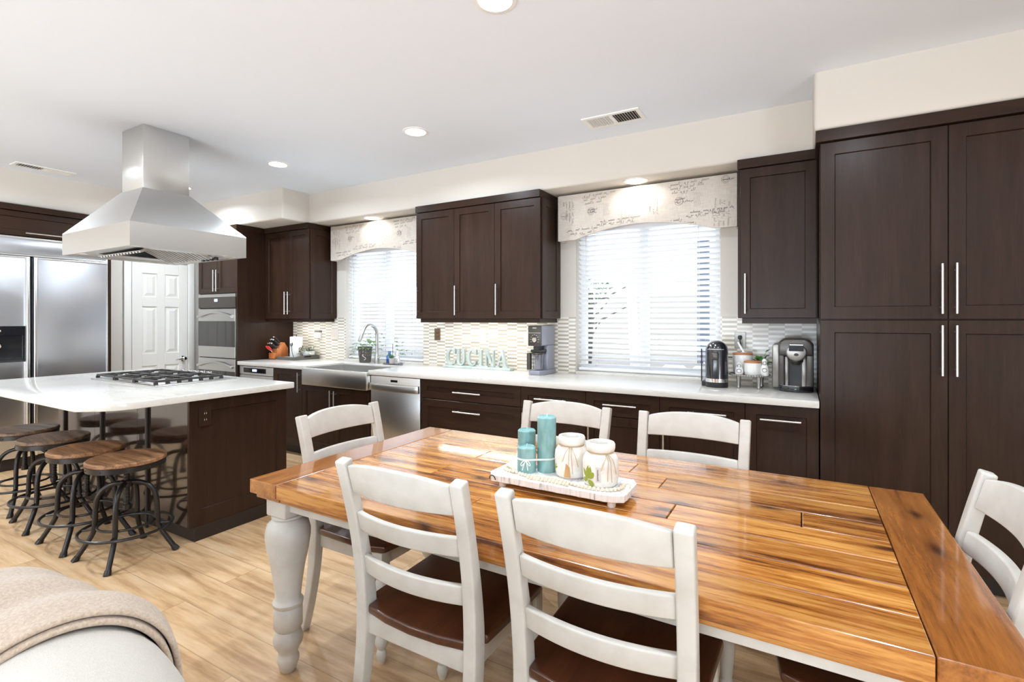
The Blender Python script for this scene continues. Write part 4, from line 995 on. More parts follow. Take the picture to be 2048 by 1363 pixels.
# ------------------------------------------------------------------ ladder-back chairs (facing +Y, origin under the back)
def make_chair():
    t_ = thing('dining_chair', 'x', 'chair', (0, 0, 0), 0, 'white ladder-back chairs around the table', world=False)
    path = smooth_pts([(0.005, 0.0), (0.045, 0.13), (0.075, 0.28), (0.088, 0.42), (0.086, 0.52), (0.068, 0.66), (0.038, 0.80), (0.0, 0.945)], 2)
    path = [(p.x, p.y) for p in path]
    def yat(z):
        for (a, b), (c, d) in zip(path, path[1:]):
            if b <= z <= d: return a + (c - a) * (z - b) / (d - b)
        return path[-1][0]
    for s in (-1, 1):
        bm = NB(); t = NB(); L = []; xo = lambda z: s * (0.206 + 0.010 * max(0, (z - 0.45)) / 0.5)
        for i, (y, z) in enumerate(path):
            q = path[min(i + 1, len(path) - 1)]; p0 = path[max(i - 1, 0)]; d = Vector((0, q[0] - p0[0], q[1] - p0[1])).normalized(); nn = Vector((0, d.z, -d.y))
            hw = 0.021; hd = 0.018 + 0.008 * math.exp(-((z - 0.45) / 0.2) ** 2)
            c = Vector((xo(z), y, z)); L.append([t.verts.new(c + Vector((a * hw, 0, 0)) + nn * (b * hd)) for a, b in ((-1, -1), (1, -1), (1, 1), (-1, 1))])
        for A, B in zip(L, L[1:]):
            for k in range(4): t.faces.new((A[k], A[(k + 1) % 4], B[(k + 1) % 4], B[k]))
        t.faces.new(L[0][::-1]); t.faces.new(L[-1]); bmesh.ops.recalc_face_normals(t, faces=t.faces)
        ed = [e for e in t.edges if e.calc_face_angle(0) > 0.7]
        bmesh.ops.bevel(t, geom=ed, offset=0.006, segments=3, profile=0.5, affect='EDGES'); merge(bm, t); finish('back_post', bm, M['chair_white'], t_, True)
    def slat(name, z0, z1, arch=0.0, bow=0.030, thk=0.022, hw=0.192):
        t = NB(); L = []; n = 20
        for k in range(n + 1):
            f = -1 + 2 * k / n; x = hw * f; dy = -bow * (1 - f * f); za = z1 + arch * (1 - abs(f) ** 2.4)
            row = []
            for (dyy, z) in ((-thk / 2, z0), (thk / 2, z0), (thk / 2, za), (-thk / 2, za)): row.append(t.verts.new((x, yat(min(z, 0.94)) + dy + dyy, z)))
            L.append(row)
        for A, B in zip(L, L[1:]):
            for k in range(4): t.faces.new((A[k], A[(k + 1) % 4], B[(k + 1) % 4], B[k]))
        t.faces.new(L[0][::-1]); t.faces.new(L[-1]); bmesh.ops.recalc_face_normals(t, faces=t.faces)
        ed = [e for e in t.edges if e.calc_face_angle(0) > 0.7]
        bmesh.ops.bevel(t, geom=ed, offset=0.005, segments=3, profile=0.5, affect='EDGES'); bm = NB(); merge(bm, t); finish(name, bm, M['chair_white'], t_, True)
    slat('crest_rail', 0.845, 0.930, 0.022); slat('back_slat', 0.722, 0.780); slat('back_slat', 0.578, 0.636)
    slat('rear_apron', 0.385, 0.446, 0, 0.0, 0.024)
    # seat
    bm = NB(); out = [(-0.186, 0.072), (-0.10, 0.055), (0, 0.049), (0.10, 0.055), (0.186, 0.072), (0.190, 0.115), (0.225, 0.13), (0.235, 0.44), (0.215, 0.498), (0.12, 0.514), (0, 0.518), (-0.12, 0.514), (-0.215, 0.498), (-0.235, 0.44), (-0.225, 0.13), (-0.190, 0.115)]
    prism(bm, out, 0.448, 0.476, 'z', 0.008, 3); finish('seat', bm, M['seat'], t_, True)
    bm = NB(); box(bm, -0.19, 0.19, 0.452, 0.474, 0.388, 0.448, 0.003); finish('front_apron', bm, M['chair_white'], t_)
    for s in (-1, 1):
        bm = NB(); box(bm, s * 0.196 - 0.010, s * 0.196 + 0.010, 0.10, 0.45, 0.388, 0.448, 0.003); finish('side_apron', bm, M['chair_white'], t_)
        bm = NB(); lathe(bm, [(0.012, 0.0), (0.016, 0.012), (0.022, 0.035), (0.018, 0.05), (0.015, 0.055), (0.025, 0.075), (0.027, 0.09), (0.020, 0.108), (0.017, 0.112), (0.022, 0.118), (0.022, 0.128), (0.018, 0.134), (0.026, 0.22), (0.029, 0.29), (0.024, 0.325), (0.019, 0.335), (0.024, 0.342), (0.024, 0.352)], (s * 0.196, 0.464, 0), 20)
        box(bm, s * 0.196 - 0.024, s * 0.196 + 0.024, 0.44, 0.488, 0.35, 0.447, 0.004); finish('front_leg', bm, M['chair_white'], t_, True)
    return t_
ch = make_chair(); ch.location = (-0.995, 1.072, 0); ch['label'] = 'white ladder-back chair on the near side, with the turned table leg to its left'
dup(ch, (-0.424, 1.072, 0), 0.0, 'white ladder-back chair on the near side, in front of the decor tray')
dup(ch, (-1.030, 2.338, 0), PI, 'white ladder-back chair on the far side, behind the teal candles')
dup(ch, (-0.421, 2.342, 0), PI, 'white ladder-back chair on the far side, closest to the pantry')
dup(ch, (-1.920, 1.680, 0), -PI / 2, 'white ladder-back chair at the table end facing the island')
dup(ch, (0.452, 1.665, 0), PI / 2, 'white ladder-back chair at the table end, cut by the right picture edge')

# ------------------------------------------------------------------ tray and decor on the table
ZT = 0.760
t_ = thing('decor_tray', 'whitewashed wooden footed tray in the middle of the dining table', 'tray', (-0.75, 1.65, ZT))
bm = NB(); t = NB(); a, b, c, d = -1.005, -0.492, 1.555, 1.755; rj = random.Random(4); out = []
def side(p, q, n):
    for k in range(n):
        f = k / n; j = rj.uniform(-0.0022, 0.0022); x = p[0] + (q[0] - p[0]) * f; y = p[1] + (q[1] - p[1]) * f
        out.append((x + (j if p[0] == q[0] else 0), y + (j if p[1] == q[1] else 0)))
cc = 0.022
side((a + cc, c), (b - cc, c), 34); side((b, c + cc), (b, d - cc), 12); side((b - cc, d), (a + cc, d), 34); side((a, d - cc), (a, c + cc), 12)
prism(bm, out, ZT + 0.022, ZT + 0.046, 'z', 0.002, 1); finish('board', bm, M['whitewash'], t_)
for x in (a + 0.055, b - 0.045):
    for y in (c + 0.028, d - 0.028):
        bm = NB(); lathe(bm, [(0.011, 0.0), (0.0135, 0.004), (0.0145, 0.0225)], (x, y, ZT), 16); finish('foot', bm, M['whitewash'], t_, True)
bm = NB(); pts = [(a + 0.03 + 0.012 * math.cos(q), c - 0.004 - 0.003 * math.sin(q), ZT + 0.030 + 0.016 * math.sin(q)) for q in [PI * k / 10 for k in range(11)]]; tube(bm, pts, 0.002, 6); finish('handle', bm, M['iron'], t_, True)
ZR = ZT + 0.046
def candle(x, y, r, h, label):
    t_ = thing('pillar_candle', label, 'candle', (x, y, ZR), 0, 'teal pillar candles on the tray')
    bm = NB(); lathe(bm, [(r - 0.001, 0.0), (r, 0.002), (r, h - 0.006), (r - 0.004, h - 0.001), (r - 0.006, h), (r * 0.75, h - 0.004), (0.0, h - 0.005)], (x, y, ZR), 36); finish('wax', bm, M['teal'], t_, True)
    bm = NB(); tube(bm, [(x, y, ZR + h - 0.006), (x + 0.001, y, ZR + h + 0.004), (x + 0.003, y, ZR + h + 0.009)], 0.0012, 6); finish('wick', bm, M['string'], t_)
C1 = (-0.888, 1.652); C2 = (-0.826, 1.695); C3 = (-0.925, 1.722)
candle(C1[0], C1[1], 0.0345, 0.095, 'shortest teal pillar candle, in front with a string bow')
candle(C2[0], C2[1], 0.0350, 0.205, 'tallest teal pillar candle on the tray')
candle(C3[0], C3[1], 0.0345, 0.140, 'middle-height teal pillar candle behind the shortest one')
t_ = thing('string_bow', 'white string tied in a bow around the teal candles', 'string', (C1[0], C1[1], ZR))
bm = NB(); hull = []
for (cx, cy), q0, q1 in ((C1, -2.75, -0.95), (C2, -0.80, 1.0), (C3, 0.75, 3.35)):
    for k in range(9): q = q0 + (q1 - q0) * k / 8; hull.append((cx + 0.0365 * math.cos(q), cy + 0.0365 * math.sin(q), ZR + 0.050))
for dz in (0.0, 0.003): tube(bm, [(p[0], p[1], p[2] + dz) for p in hull], 0.0016, 6, closed=True)
finish('band', bm, M['string'], t_, True)
q = -1.15; bx, by = C1[0] + 0.039 * math.cos(q), C1[1] + 0.039 * math.sin(q); tx, ty = -math.sin(q), math.cos(q); bm = NB()
for s in (-1, 1):
    tube(bm, smooth_pts([(bx, by, ZR + 0.05), (bx + s * tx * 0.012, by + s * ty * 0.012 - 0.003, ZR + 0.047), (bx + s * tx * 0.019, by + s * ty * 0.019 - 0.003, ZR + 0.034), (bx + s * tx * 0.013, by + s * ty * 0.013 - 0.002, ZR + 0.030), (bx, by, ZR + 0.049)], 2), 0.0016, 6)
    tube(bm, smooth_pts([(bx, by, ZR + 0.05), (bx + s * tx * 0.006, by + s * ty * 0.006 - 0.004, ZR + 0.035), (bx + s * tx * 0.010, by + s * ty * 0.01 - 0.006, ZR + 0.016)], 2), 0.0016, 6)
finish('bow', bm, M['string'], t_, True)
def jar(x, y, label, leafy):
    t_ = thing('ceramic_jar', label, 'jar', (x, y, ZR), 0, 'chalky jars on the tray')
    bm = NB(); lathe(bm, [(0.0, 0.0), (0.050, 0.0), (0.057, 0.006), (0.061, 0.03), (0.0615, 0.07), (0.059, 0.092), (0.049, 0.107), (0.043, 0.111), (0.043, 0.114), (0.047, 0.117), (0.0495, 0.126), (0.0495, 0.138), (0.046, 0.144), (0.040, 0.145), (0.037, 0.141), (0.0365, 0.115), (0.045, 0.10), (0.052, 0.08), (0.052, 0.012), (0.0, 0.01)], (x, y, ZR), 40); finish('body', bm, M['crock'], t_, True)
    bm = NB()
    for z in (0.1115, 0.1135): tube(bm, [(x + 0.0448 * math.cos(2 * PI * k / 30), y + 0.0448 * math.sin(2 * PI * k / 30), ZR + z) for k in range(30)], 0.0013, 5, closed=True)
    qa = -1.25 if not leafy else -0.75
    for s, h in ((-1, 0.05), (1, 0.065), (-0.4, 0.085), (0.5, 0.09)):
        pp = []
        for k in range(8):
            f = k / 7; q = qa + s * (0.10 + 0.35 * f * (1 if abs(s) == 1 else 0.5)); rad = 0.046 + 0.0185 * min(1, f * 3.2); pp.append((x + rad * math.cos(q), y + rad * math.sin(q), ZR + 0.112 - h * f + 0.006 * math.sin(PI * f)))
        tube(bm, pp, 0.0011, 5)
    finish('twine', bm, M['twine'], t_, True)
    def decal(name, pts, m):
        """flat print on the jar wall: points are (angle, height)"""
        bm = NB(); vs_ = []
        for q, z in pts:
            zz = z; r = 0.0620 if 0.03 <= zz <= 0.072 else (0.0605 if zz > 0.072 else 0.0615)
            vs_.append(bm.verts.new((x + r * math.cos(q), y + r * math.sin(q), ZR + zz)))
        c_ = sum((v.co for v in vs_), Vector()) / len(vs_); rr_ = Vector((c_.x - x, c_.y - y)).length; k = 0.0622 / rr_
        cv = bm.verts.new((x + (c_.x - x) * k, y + (c_.y - y) * k, c_.z))
        for i in range(len(vs_)): bm.faces.new((vs_[i], vs_[(i + 1) % len(vs_)], cv))
        finish(name, bm, m, t_)
    def leafp(q0, z0, q1, z1, w):
        L, R = [], []; n = 8
        for k in range(n + 1):
            f = k / n; ww = w * math.sin(PI * f) ** 0.7; q = q0 + (q1 - q0) * f; z = z0 + (z1 - z0) * f; dl = math.hypot((q1 - q0) * 0.06, z1 - z0) or 1
            nx, nz = -(z1 - z0) / dl, (q1 - q0) * 0.06 / dl; L.append((q + nx * ww / 0.06, z + nz * ww)); R.append((q - nx * ww / 0.06, z - nz * ww))
        return L + R[::-1][1:-1]
    if leafy:
        for g in ((-1.98, 0.028, -1.90, 0.076, 0.012), (-1.98, 0.028, -2.42, 0.060, 0.007), (-1.98, 0.026, -2.42, 0.022, 0.008), (-1.96, 0.026, -1.62, 0.006, 0.009), (-1.95, 0.030, -1.60, 0.052, 0.010)): decal('leaf_print', leafp(*g), M['leaf_paint'])
        decal('label_print', [(-1.50, 0.022), (-1.22, 0.022), (-1.22, 0.072), (-1.50, 0.072)], M['paper_print'])
        bm = NB(); pp = []
        for k in range(72):
            ph = 2 * PI * k / 9; am = (0.075, 0.04, 0.045, 0.04, 0.07, 0.04, 0.045, 0.04)[k // 9]
            q = -1.40 + am * (0.5 - 0.5 * math.cos(ph)); pp.append((x + 0.0634 * math.cos(q), y + 0.0634 * math.sin(q), ZR + 0.027 + 0.0385 * k / 72 + 0.0022 * math.sin(ph)))
        tube(bm, pp, 0.0004, 4); finish('handwriting', bm, M['black'], t_)
    else:
        decal('tan_print', [(-1.62, 0.008), (-1.22, 0.008), (-1.28, 0.045), (-1.50, 0.058)], M['tan_print'])
        for g in ((-2.5, 0.02, -2.25, 0.05, 0.003), (-2.5, 0.02, -2.55, 0.07, 0.003), (-2.45, 0.03, -2.1, 0.04, 0.003)): decal('leaf_print', leafp(*g), M['leaf_paint'])
J1 = (-0.725, 1.694); J2 = (-0.600, 1.655)
jar(J1[0], J1[1], 'chalky white jar with twine, between the candles and the leaf jar', False)
jar(J2[0], J2[1], 'chalky white jar printed with green leaves', True)
# bead garland
t_ = thing('bead_garland', 'pale wooden bead garland lying along the front of the tray', 'garland', (-0.75, 1.59, ZR))
P = smooth_pts([(-0.905, 1.605), (-0.955, 1.612), (-0.975, 1.635), (-0.968, 1.658), (-0.94, 1.640), (-0.90, 1.598), (-0.85, 1.588), (-0.79, 1.598), (-0.74, 1.602), (-0.70, 1.590), (-0.65, 1.578), (-0.60, 1.574), (-0.555, 1.580), (-0.524, 1.604), (-0.516, 1.640), (-0.522, 1.672)], 3)
P2 = smooth_pts([(-0.905, 1.605), (-0.87, 1.582), (-0.82, 1.571), (-0.765, 1.578), (-0.715, 1.575), (-0.68, 1.566)], 3)
def along(P, step):
    out = [P[0]]; acc = 0
    for a, b in zip(P, P[1:]):
        l = (b - a).length
        while acc + l >= step: a = a + (b - a) * ((step - acc) / l); out.append(a.copy()); l = (b - a).length; acc = 0
        acc += l
    return out
b0 = None; br = 0.0064; pl = []
for q in along(P, 0.0141) + along(P2, 0.0141):
    if any((q - w).length < 0.0128 for w in pl): continue
    pl.append(q)
    if b0 is None:
        bm = NB(); ball(bm, (0, 0, 0), br, 2, (1, 1, 0.95)); b0 = finish('bead', bm, M['bead'], None, True); b0.parent = t_; o = b0
    else: o = b0.copy(); COL.objects.link(o); o.parent = t_
    o.location = Vector((q.x, q.y, ZR + br + 0.0006)) - Vector((-0.75, 1.59, ZR))
bm = NB(); zz = ZR + 0.004; tube(bm, smooth_pts([(-0.522, 1.672, zz), (-0.512, 1.69, zz), (-0.50, 1.67, zz), (-0.494, 1.64, zz + 0.001)], 2), 0.0012, 5); tube(bm, smooth_pts([(-0.522, 1.672, zz), (-0.54, 1.66, zz + 0.002), (-0.515, 1.61, zz), (-0.505, 1.585, zz)], 2), 0.0012, 5); finish('cord', bm, M['twine'], t_)

# ------------------------------------------------------------------ on the long worktop, corner by the oven tower
ZC = 0.915
t_ = thing('serving_tray', 'charcoal wooden tray with cut-out handles in the corner of the worktop', 'tray', (-5.117, 3.81, ZC))
a, b, c, d = -5.348, -4.888, 3.645, 3.975
bm = NB(); box(bm, a, b, c, d, ZC, ZC + 0.008, 0.001)
box(bm, a, b, c, c + 0.010, ZC, ZC + 0.036, 0.002); box(bm, a, b, d - 0.010, d, ZC, ZC + 0.036, 0.002)
for x in (a, b - 0.010):
    box(bm, x, x + 0.010, c, d, ZC, ZC + 0.024, 0.002); prism(bm, [(c, ZC + 0.024), (d, ZC + 0.024), (d, ZC + 0.036), (d - 0.08, ZC + 0.050), (c + 0.08, ZC + 0.050), (c, ZC + 0.036)], x, x + 0.010, 'x', 0.002)
finish('tray_body', bm, M['tray_grey'], t_, True)
bm = NB(); prism(bm, [(3.77, ZC + 0.026), (3.86, ZC + 0.026), (3.86, ZC + 0.042), (3.77, ZC + 0.042)], b - 0.011, b + 0.0008, 'x'); finish('handle_slot', bm, M['gap'], t_)
zt_ = ZC + 0.008
kx, ky = -5.262, 3.715
t_ = thing('knife_block', 'slanted orange-brown wooden knife block on the charcoal tray', 'knife block', (kx, ky, zt_))
hw = 0.052
bm = NB(); prism(bm, [(ky - 0.062, zt_), (ky + 0.085, zt_), (ky + 0.085, zt_ + 0.115), (ky + 0.035, zt_ + 0.185), (ky - 0.062, zt_ + 0.085)], kx - hw, kx + hw, 'x', 0.004); finish('block', bm, M['block'], t_, True)
bm = NB(); box(bm, kx - hw + 0.006, kx + hw - 0.006, ky - 0.098, ky - 0.0615, zt_, zt_ + 0.068, 0.004)
finish('steak_knife_base', bm, M['block'], t_, True)
nrm = Vector((0, -0.70, 0.714)); tg = Vector((0, 0.714, 0.70))
k0 = Vector((kx, ky - 0.062, zt_ + 0.085))
specs = [(-0.032, 0.028, 0.115), (-0.012, 0.030, 0.115), (0.010, 0.030, 0.12), (0.032, 0.030, 0.115), (-0.022, 0.075, 0.125), (0.0, 0.078, 0.13), (0.024, 0.078, 0.125), (0.0, 0.115, 0.13)]
tgt = [(q[0], q[1], q[2]) for q in specs]
words = ['lowest row, farthest left', 'lowest row, second from left', 'lowest row, third from left', 'lowest row, farthest right', 'middle row, left', 'middle row, centre', 'middle row, right', 'alone at the top']
for (dx, s, l), wd_ in zip(tgt, words):
    p0 = k0 + Vector((dx, 0, 0)) + tg * s; kn = thing('kitchen_knife', 'black-handled knife in the knife block, ' + wd_, 'knife', tuple(p0), 0, 'knives in the block')
    bm = NB(); tube(bm, [p0 + nrm * 0.001, p0 + nrm * 0.014], 0.0085, 10); finish('bolster', bm, M['chrome'], kn, True)
    bm = NB(); tube(bm, [p0 + nrm * 0.0135, p0 + nrm * 0.03, p0 + nrm * (l * 0.6), p0 + nrm * (l - 0.012) - tg * 0.002], [0.0075, 0.009, 0.0085, 0.010], 10); finish('handle', bm, M['black'], kn, True)
    bm = NB(); tube(bm, [p0 + nrm * (l - 0.0125) - tg * 0.002, p0 + nrm * l - tg * 0.003], [0.0102, 0.0085], 10); finish('end_cap', bm, M['chrome'], kn, True)
t_ = thing('kitchen_scissors', 'red-handled scissors standing in front of the knives in the block', 'scissors', (kx - 0.03, ky - 0.085, zt_ + 0.07))
c0 = Vector((kx + 0.008, ky - 0.080, zt_ + 0.0685))
bm = NB()
for s in (-1, 1):
    cc_ = c0 + nrm * 0.075 + Vector((s * 0.016, 0, 0)); tube(bm, [cc_ + Vector((1, 0, 0)) * (0.014 * math.cos(q)) + nrm * (0.032 * math.sin(q)) for q in [2 * PI * k / 16 for k in range(16)]], 0.006, 8, closed=True)
finish('handles', bm, M['red'], t_, True)
bm = NB(); tube(bm, [c0, c0 + nrm * 0.05], 0.006, 8); finish('pivot', bm, M['chrome'], t_, True)
# paper towel roll on its scrolled wire holder
px, py = -5.085, 3.815
t_ = thing('paper_towel_holder', 'black wire scroll paper towel holder with a white roll on the charcoal tray', 'paper towel holder', (px, py, zt_))
bm = NB(); lathe(bm, [(0.02, 0.006), (0.068, 0.006), (0.070, 0.010), (0.070, 0.246), (0.068, 0.25), (0.02, 0.25)], (px, py, zt_), 32); finish('paper_roll', bm, M['towel'], t_, True)
bm = NB(); lathe(bm, [(0.0, 0), (0.072, 0), (0.072, 0.005), (0.0, 0.006)], (px, py, zt_), 28); tube(bm, [(px, py, zt_ + 0.004), (px, py, zt_ + 0.275)], 0.005, 8)
finish('stand', bm, M['black'], t_, True)
sc = []
for k in range(26):
    q = 0.5 * PI + 0.22 * k; r_ = 0.006 + 0.0009 * k; sc.append((px + 0.01 + r_ * math.cos(q), py - 0.078, zt_ + 0.165 + r_ * math.sin(q)))
sc += [(px + 0.018, py - 0.08, zt_ + 0.135), (px + 0.035, py - 0.082, zt_ + 0.07), (px + 0.055, py - 0.075, zt_ + 0.012), (px + 0.05, py - 0.05, zt_ + 0.006)]
bm = NB(); tube(bm, sc, 0.0032, 7); finish('wire_scroll', bm, M['black'], t_, True)
t_ = thing('dish_cloth', 'folded pale blue cloth on the front edge of the charcoal tray', 'cloth', (-5.10, 3.68, zt_), world=True)
bm = NB(); box(bm, -5.150, -5.035, 3.662, 3.722, zt_, zt_ + 0.012, 0.005, 3); box(bm, -5.148, -5.04, 3.664, 3.72, zt_ + 0.0125, zt_ + 0.024, 0.005, 3); finish('folds', bm, mat('pale_blue_cloth', srgb(190, 214, 224), 0.9), t_, True)
def plant(name, label, cx, cy, z, pot_prof, pot_mat, leaves, leaf_mat, stems=None, extra=None, group=None):
    t_ = thing(name, label, 'plant', (cx, cy, z), 0, group)
    bm = NB(); lathe(bm, pot_prof, (cx, cy, z), 30); finish('pot', bm, pot_mat, t_, True)
    bm = NB()
    for (bx_, by_, bz_, dx, dy, dz, l, w, dr) in leaves: leaf(bm, (cx + bx_, cy + by_, z + bz_), (dx, dy, dz), l, w, dr)
    finish('foliage', bm, leaf_mat, t_)
    if stems:
        bm = NB()
        for s in stems: tube(bm, [(cx + p[0], cy + p[1], z + p[2]) for p in s], 0.0016, 5)
        finish('stems', bm, leaf_mat, t_)
    return t_
r5 = random.Random(5)
lv = []
for k in range(34):
    q = r5.uniform(0, 2 * PI); e = r5.uniform(0.1, 1.3); lv.append((0.02 * math.cos(q), 0.02 * math.sin(q), 0.075, math.cos(q) * math.cos(e), math.sin(q) * math.cos(e), math.sin(e), r5.uniform(0.07, 0.12), r5.uniform(0.024, 0.036), r5.uniform(0.1, 0.5)))
t_ = plant('potted_plant', 'variegated plant in a white bowl on the right end of the charcoal tray', -4.96, 3.885, zt_, [(0.0, 0), (0.035, 0), (0.06, 0.03), (0.072, 0.065), (0.070, 0.085), (0.065, 0.086), (0.063, 0.07), (0.0, 0.068)], M['ceramic'], lv, M['leaf_var'])
sc = []
for k in range(30):
    q = 0.3 * k + 1.2; r_ = 0.005 + 0.0011 * k; sc.append((-4.99 + r_ * math.cos(q) * 0.9, 3.80, zt_ + 0.095 + r_ * math.sin(q)))
sc += [(-4.965, 3.80, zt_ + 0.125), (-4.95, 3.80, zt_ + 0.15)]
bm = NB(); tube(bm, sc, 0.0045, 7); tube(bm, [(-4.99, 3.80, zt_), (-4.99, 3.80, zt_ + 0.065)], 0.004, 6); o = finish('scroll_ornament', bm, M['bronze'], None, True, base=(-4.99, 3.80, zt_)); tag(o, 'brown curled wire ornament in front of the white bowl plant', 'ornament')

# ------------------------------------------------------------------ around the sink
pxx, pyy = -4.035, 3.87
lv = []
for (dx, dz, l) in ((-0.10, 0.14, 0.06), (-0.13, 0.09, 0.065), (-0.09, 0.20, 0.06), (-0.15, 0.16, 0.055), (-0.05, 0.20, 0.05), (-0.16, 0.05, 0.05), (0.08, 0.22, 0.055), (0.14, 0.23, 0.05), (0.16, 0.20, 0.05), (0.06, 0.25, 0.05)):
    lv.append((dx, -0.02, dz, (-0.6 if dx < 0 else 0.6), -0.4, 0.1, l, l * 0.8, 0.5))
for k in range(16):
    q = r5.uniform(0, 2 * PI); lv.append((0.03 * math.cos(q), 0.03 * math.sin(q), 0.15, math.cos(q), math.sin(q), r5.uniform(0.1, 0.9), r5.uniform(0.05, 0.09), 0.04, 0.6))
stems = [[(0, 0, 0.14), (-0.06, -0.01, 0.19), (-0.11, -0.02, 0.18), (-0.15, -0.02, 0.10)], [(0, 0, 0.14), (0.05, -0.01, 0.22), (0.10, -0.02, 0.245), (0.16, -0.02, 0.20)], [(0, 0, 0.14), (-0.05, -0.01, 0.20), (-0.15, -0.02, 0.165)]]
t_ = plant('potted_plant', 'trailing green plant in a dark patterned pot left of the faucet', pxx, pyy, ZC, [(0.0, 0), (0.055, 0), (0.060, 0.006), (0.074, 0.155), (0.078, 0.160), (0.078, 0.168), (0.070, 0.168), (0.067, 0.145), (0.0, 0.143)], M['tray_grey'], lv, M['leaf'], stems)
bm = NB(); rp = random.Random(9)
for k in range(70):
    q = rp.uniform(-PI, 0.3); z = rp.uniform(0.075, 0.157); R_ = 0.0605 + 0.0135 * z / 0.155; w_ = rp.uniform(0.004, 0.008)
    n_ = Vector((math.cos(q), math.sin(q), 0)); tt = Vector((-math.sin(q), math.cos(q), 0)); c_ = Vector((pxx, pyy, ZC + z)) + n_ * (R_ + 0.0007)
    th = rp.uniform(0, PI); u_ = tt * math.cos(th) + Vector((0, 0, 1)) * math.sin(th); v_ = tt * -math.sin(th) + Vector((0, 0, 1)) * math.cos(th)
    bm.faces.new([bm.verts.new(c_ + u_ * w_), bm.verts.new(c_ + v_ * w_ * 0.4), bm.verts.new(c_ - u_ * w_), bm.verts.new(c_ - v_ * w_ * 0.4)])
finish('lace_pattern', bm, M['silver_rope'], t_)
q0 = -0.95; sw = []
for k in range(16):
    f = k / 15; q = q0 + 0.30 * math.sin(f * 5.2) * (1 - 0.3 * f); z = 0.03 + 0.055 * f; R_ = 0.0605 + 0.0135 * z / 0.155 + 0.001; sw.append((pxx + R_ * math.cos(q), pyy + R_ * math.sin(q), ZC + z))
bm = NB(); tube(bm, sw, 0.0025, 6); finish('swirl_print', bm, M['string'], t_)
gx, gy = -3.63, 3.855
t_ = thing('oval_plate', 'oval grey stone plate right of the faucet carrying small ornaments', 'plate', (gx, gy, ZC))
bm = NB(); lathe(bm, [(0.0, 0.0), (0.10, 0.0), (0.118, 0.012), (0.112, 0.014), (0.095, 0.006), (0.0, 0.006)], (gx, gy, ZC), 40, sy=0.72); finish('dish', bm, M['steel_plate'], t_, True)
zp = ZC + 0.0065
t_ = thing('blue_bottle', 'small blue glass bottle on the oval plate', 'bottle', (-3.69, 3.875, zp))
bm = NB(); lathe(bm, [(0.0, 0.0), (0.030, 0.0), (0.033, 0.006), (0.033, 0.06), (0.026, 0.082), (0.014, 0.098), (0.014, 0.115), (0.017, 0.117), (0.017, 0.122), (0.0, 0.122)], (-3.69, 3.875, zp), 24); finish('glass', bm, M['blue_glass'], t_, True)
bm = NB(); lathe(bm, [(0.0, 0.002), (0.029, 0.002), (0.030, 0.045), (0.0, 0.045)], (-3.69, 3.875, zp), 20); finish('blue_liquid', bm, mat('blue_liquid', srgb(60, 140, 200), 0.2), t_, True)
t_ = plant('potted_plant', 'tiny plant with broad green leaves in a square cream pot on the oval plate', -3.632, 3.85, zp, [(0.0, 0), (0.028, 0), (0.033, 0.05), (0.033, 0.056), (0.028, 0.056), (0.027, 0.045), (0, 0.045)], M['plate'],
    [(0, 0, 0.05, -0.7, -0.2, 0.8, 0.095, 0.045, 0.3), (0, 0, 0.05, -0.35, -0.3, 0.9, 0.10, 0.05, 0.2), (0.005, 0, 0.05, 0.3, -0.3, 0.6, 0.06, 0.035, 0.3), (0, 0, 0.05, -0.9, 0.1, 0.35, 0.07, 0.04, 0.3)], M['leaf'])
bm = NB(); tube(bm, [(-3.628, 3.855, zp + 0.045), (-3.627, 3.855, zp + 0.20)], 0.003, 6); finish('plant_stake', bm, M['black'], t_)
t_ = thing('white_figurine', 'white filigree figurine on the right of the oval plate', 'figurine', (-3.566, 3.86, zp))
bm = NB(); lathe(bm, [(0.0, 0), (0.022, 0.0), (0.024, 0.01), (0.028, 0.04), (0.022, 0.065), (0.012, 0.08), (0.018, 0.095), (0.016, 0.11), (0.006, 0.12), (0.004, 0.135), (0, 0.137)], (-3.566, 3.86, zp), 18); finish('body', bm, M['ceramic'], t_, True)
bm = NB()
for s in (-1, 1):
    for k in range(3): leaf(bm, (-3.566, 3.858, zp + 0.07 + 0.012 * k), (s, -0.2, 0.3 * k), 0.042, 0.016, 0.1)
finish('wings', bm, M['ceramic'], t_)
bm = NB()
for k in range(3): tube(bm, [(-3.566 + (0.0285 - 0.001 * abs(j)) * math.cos(-1.4 + 0.35 * (k - 1) + 0.05 * math.sin(j * 2)), 3.86 + (0.0285 - 0.001 * abs(j)) * math.sin(-1.4 + 0.35 * (k - 1) + 0.05 * math.sin(j * 2)), zp + 0.04 + 0.006 * j) for j in range(-4, 4)], 0.0015, 5)
finish('dark_tracery', bm, M['black'], t_)
t_ = thing('glass_dish', 'clear glass dish at the right end of the oval plate', 'dish', (-3.50, 3.80, ZC))
bm = NB(); lathe(bm, [(0.0, 0.0), (0.035, 0.0), (0.052, 0.02), (0.049, 0.021), (0.033, 0.004), (0.0, 0.004)], (-3.485, 3.795, ZC), 28); finish('bowl', bm, M['clear'], t_, True)

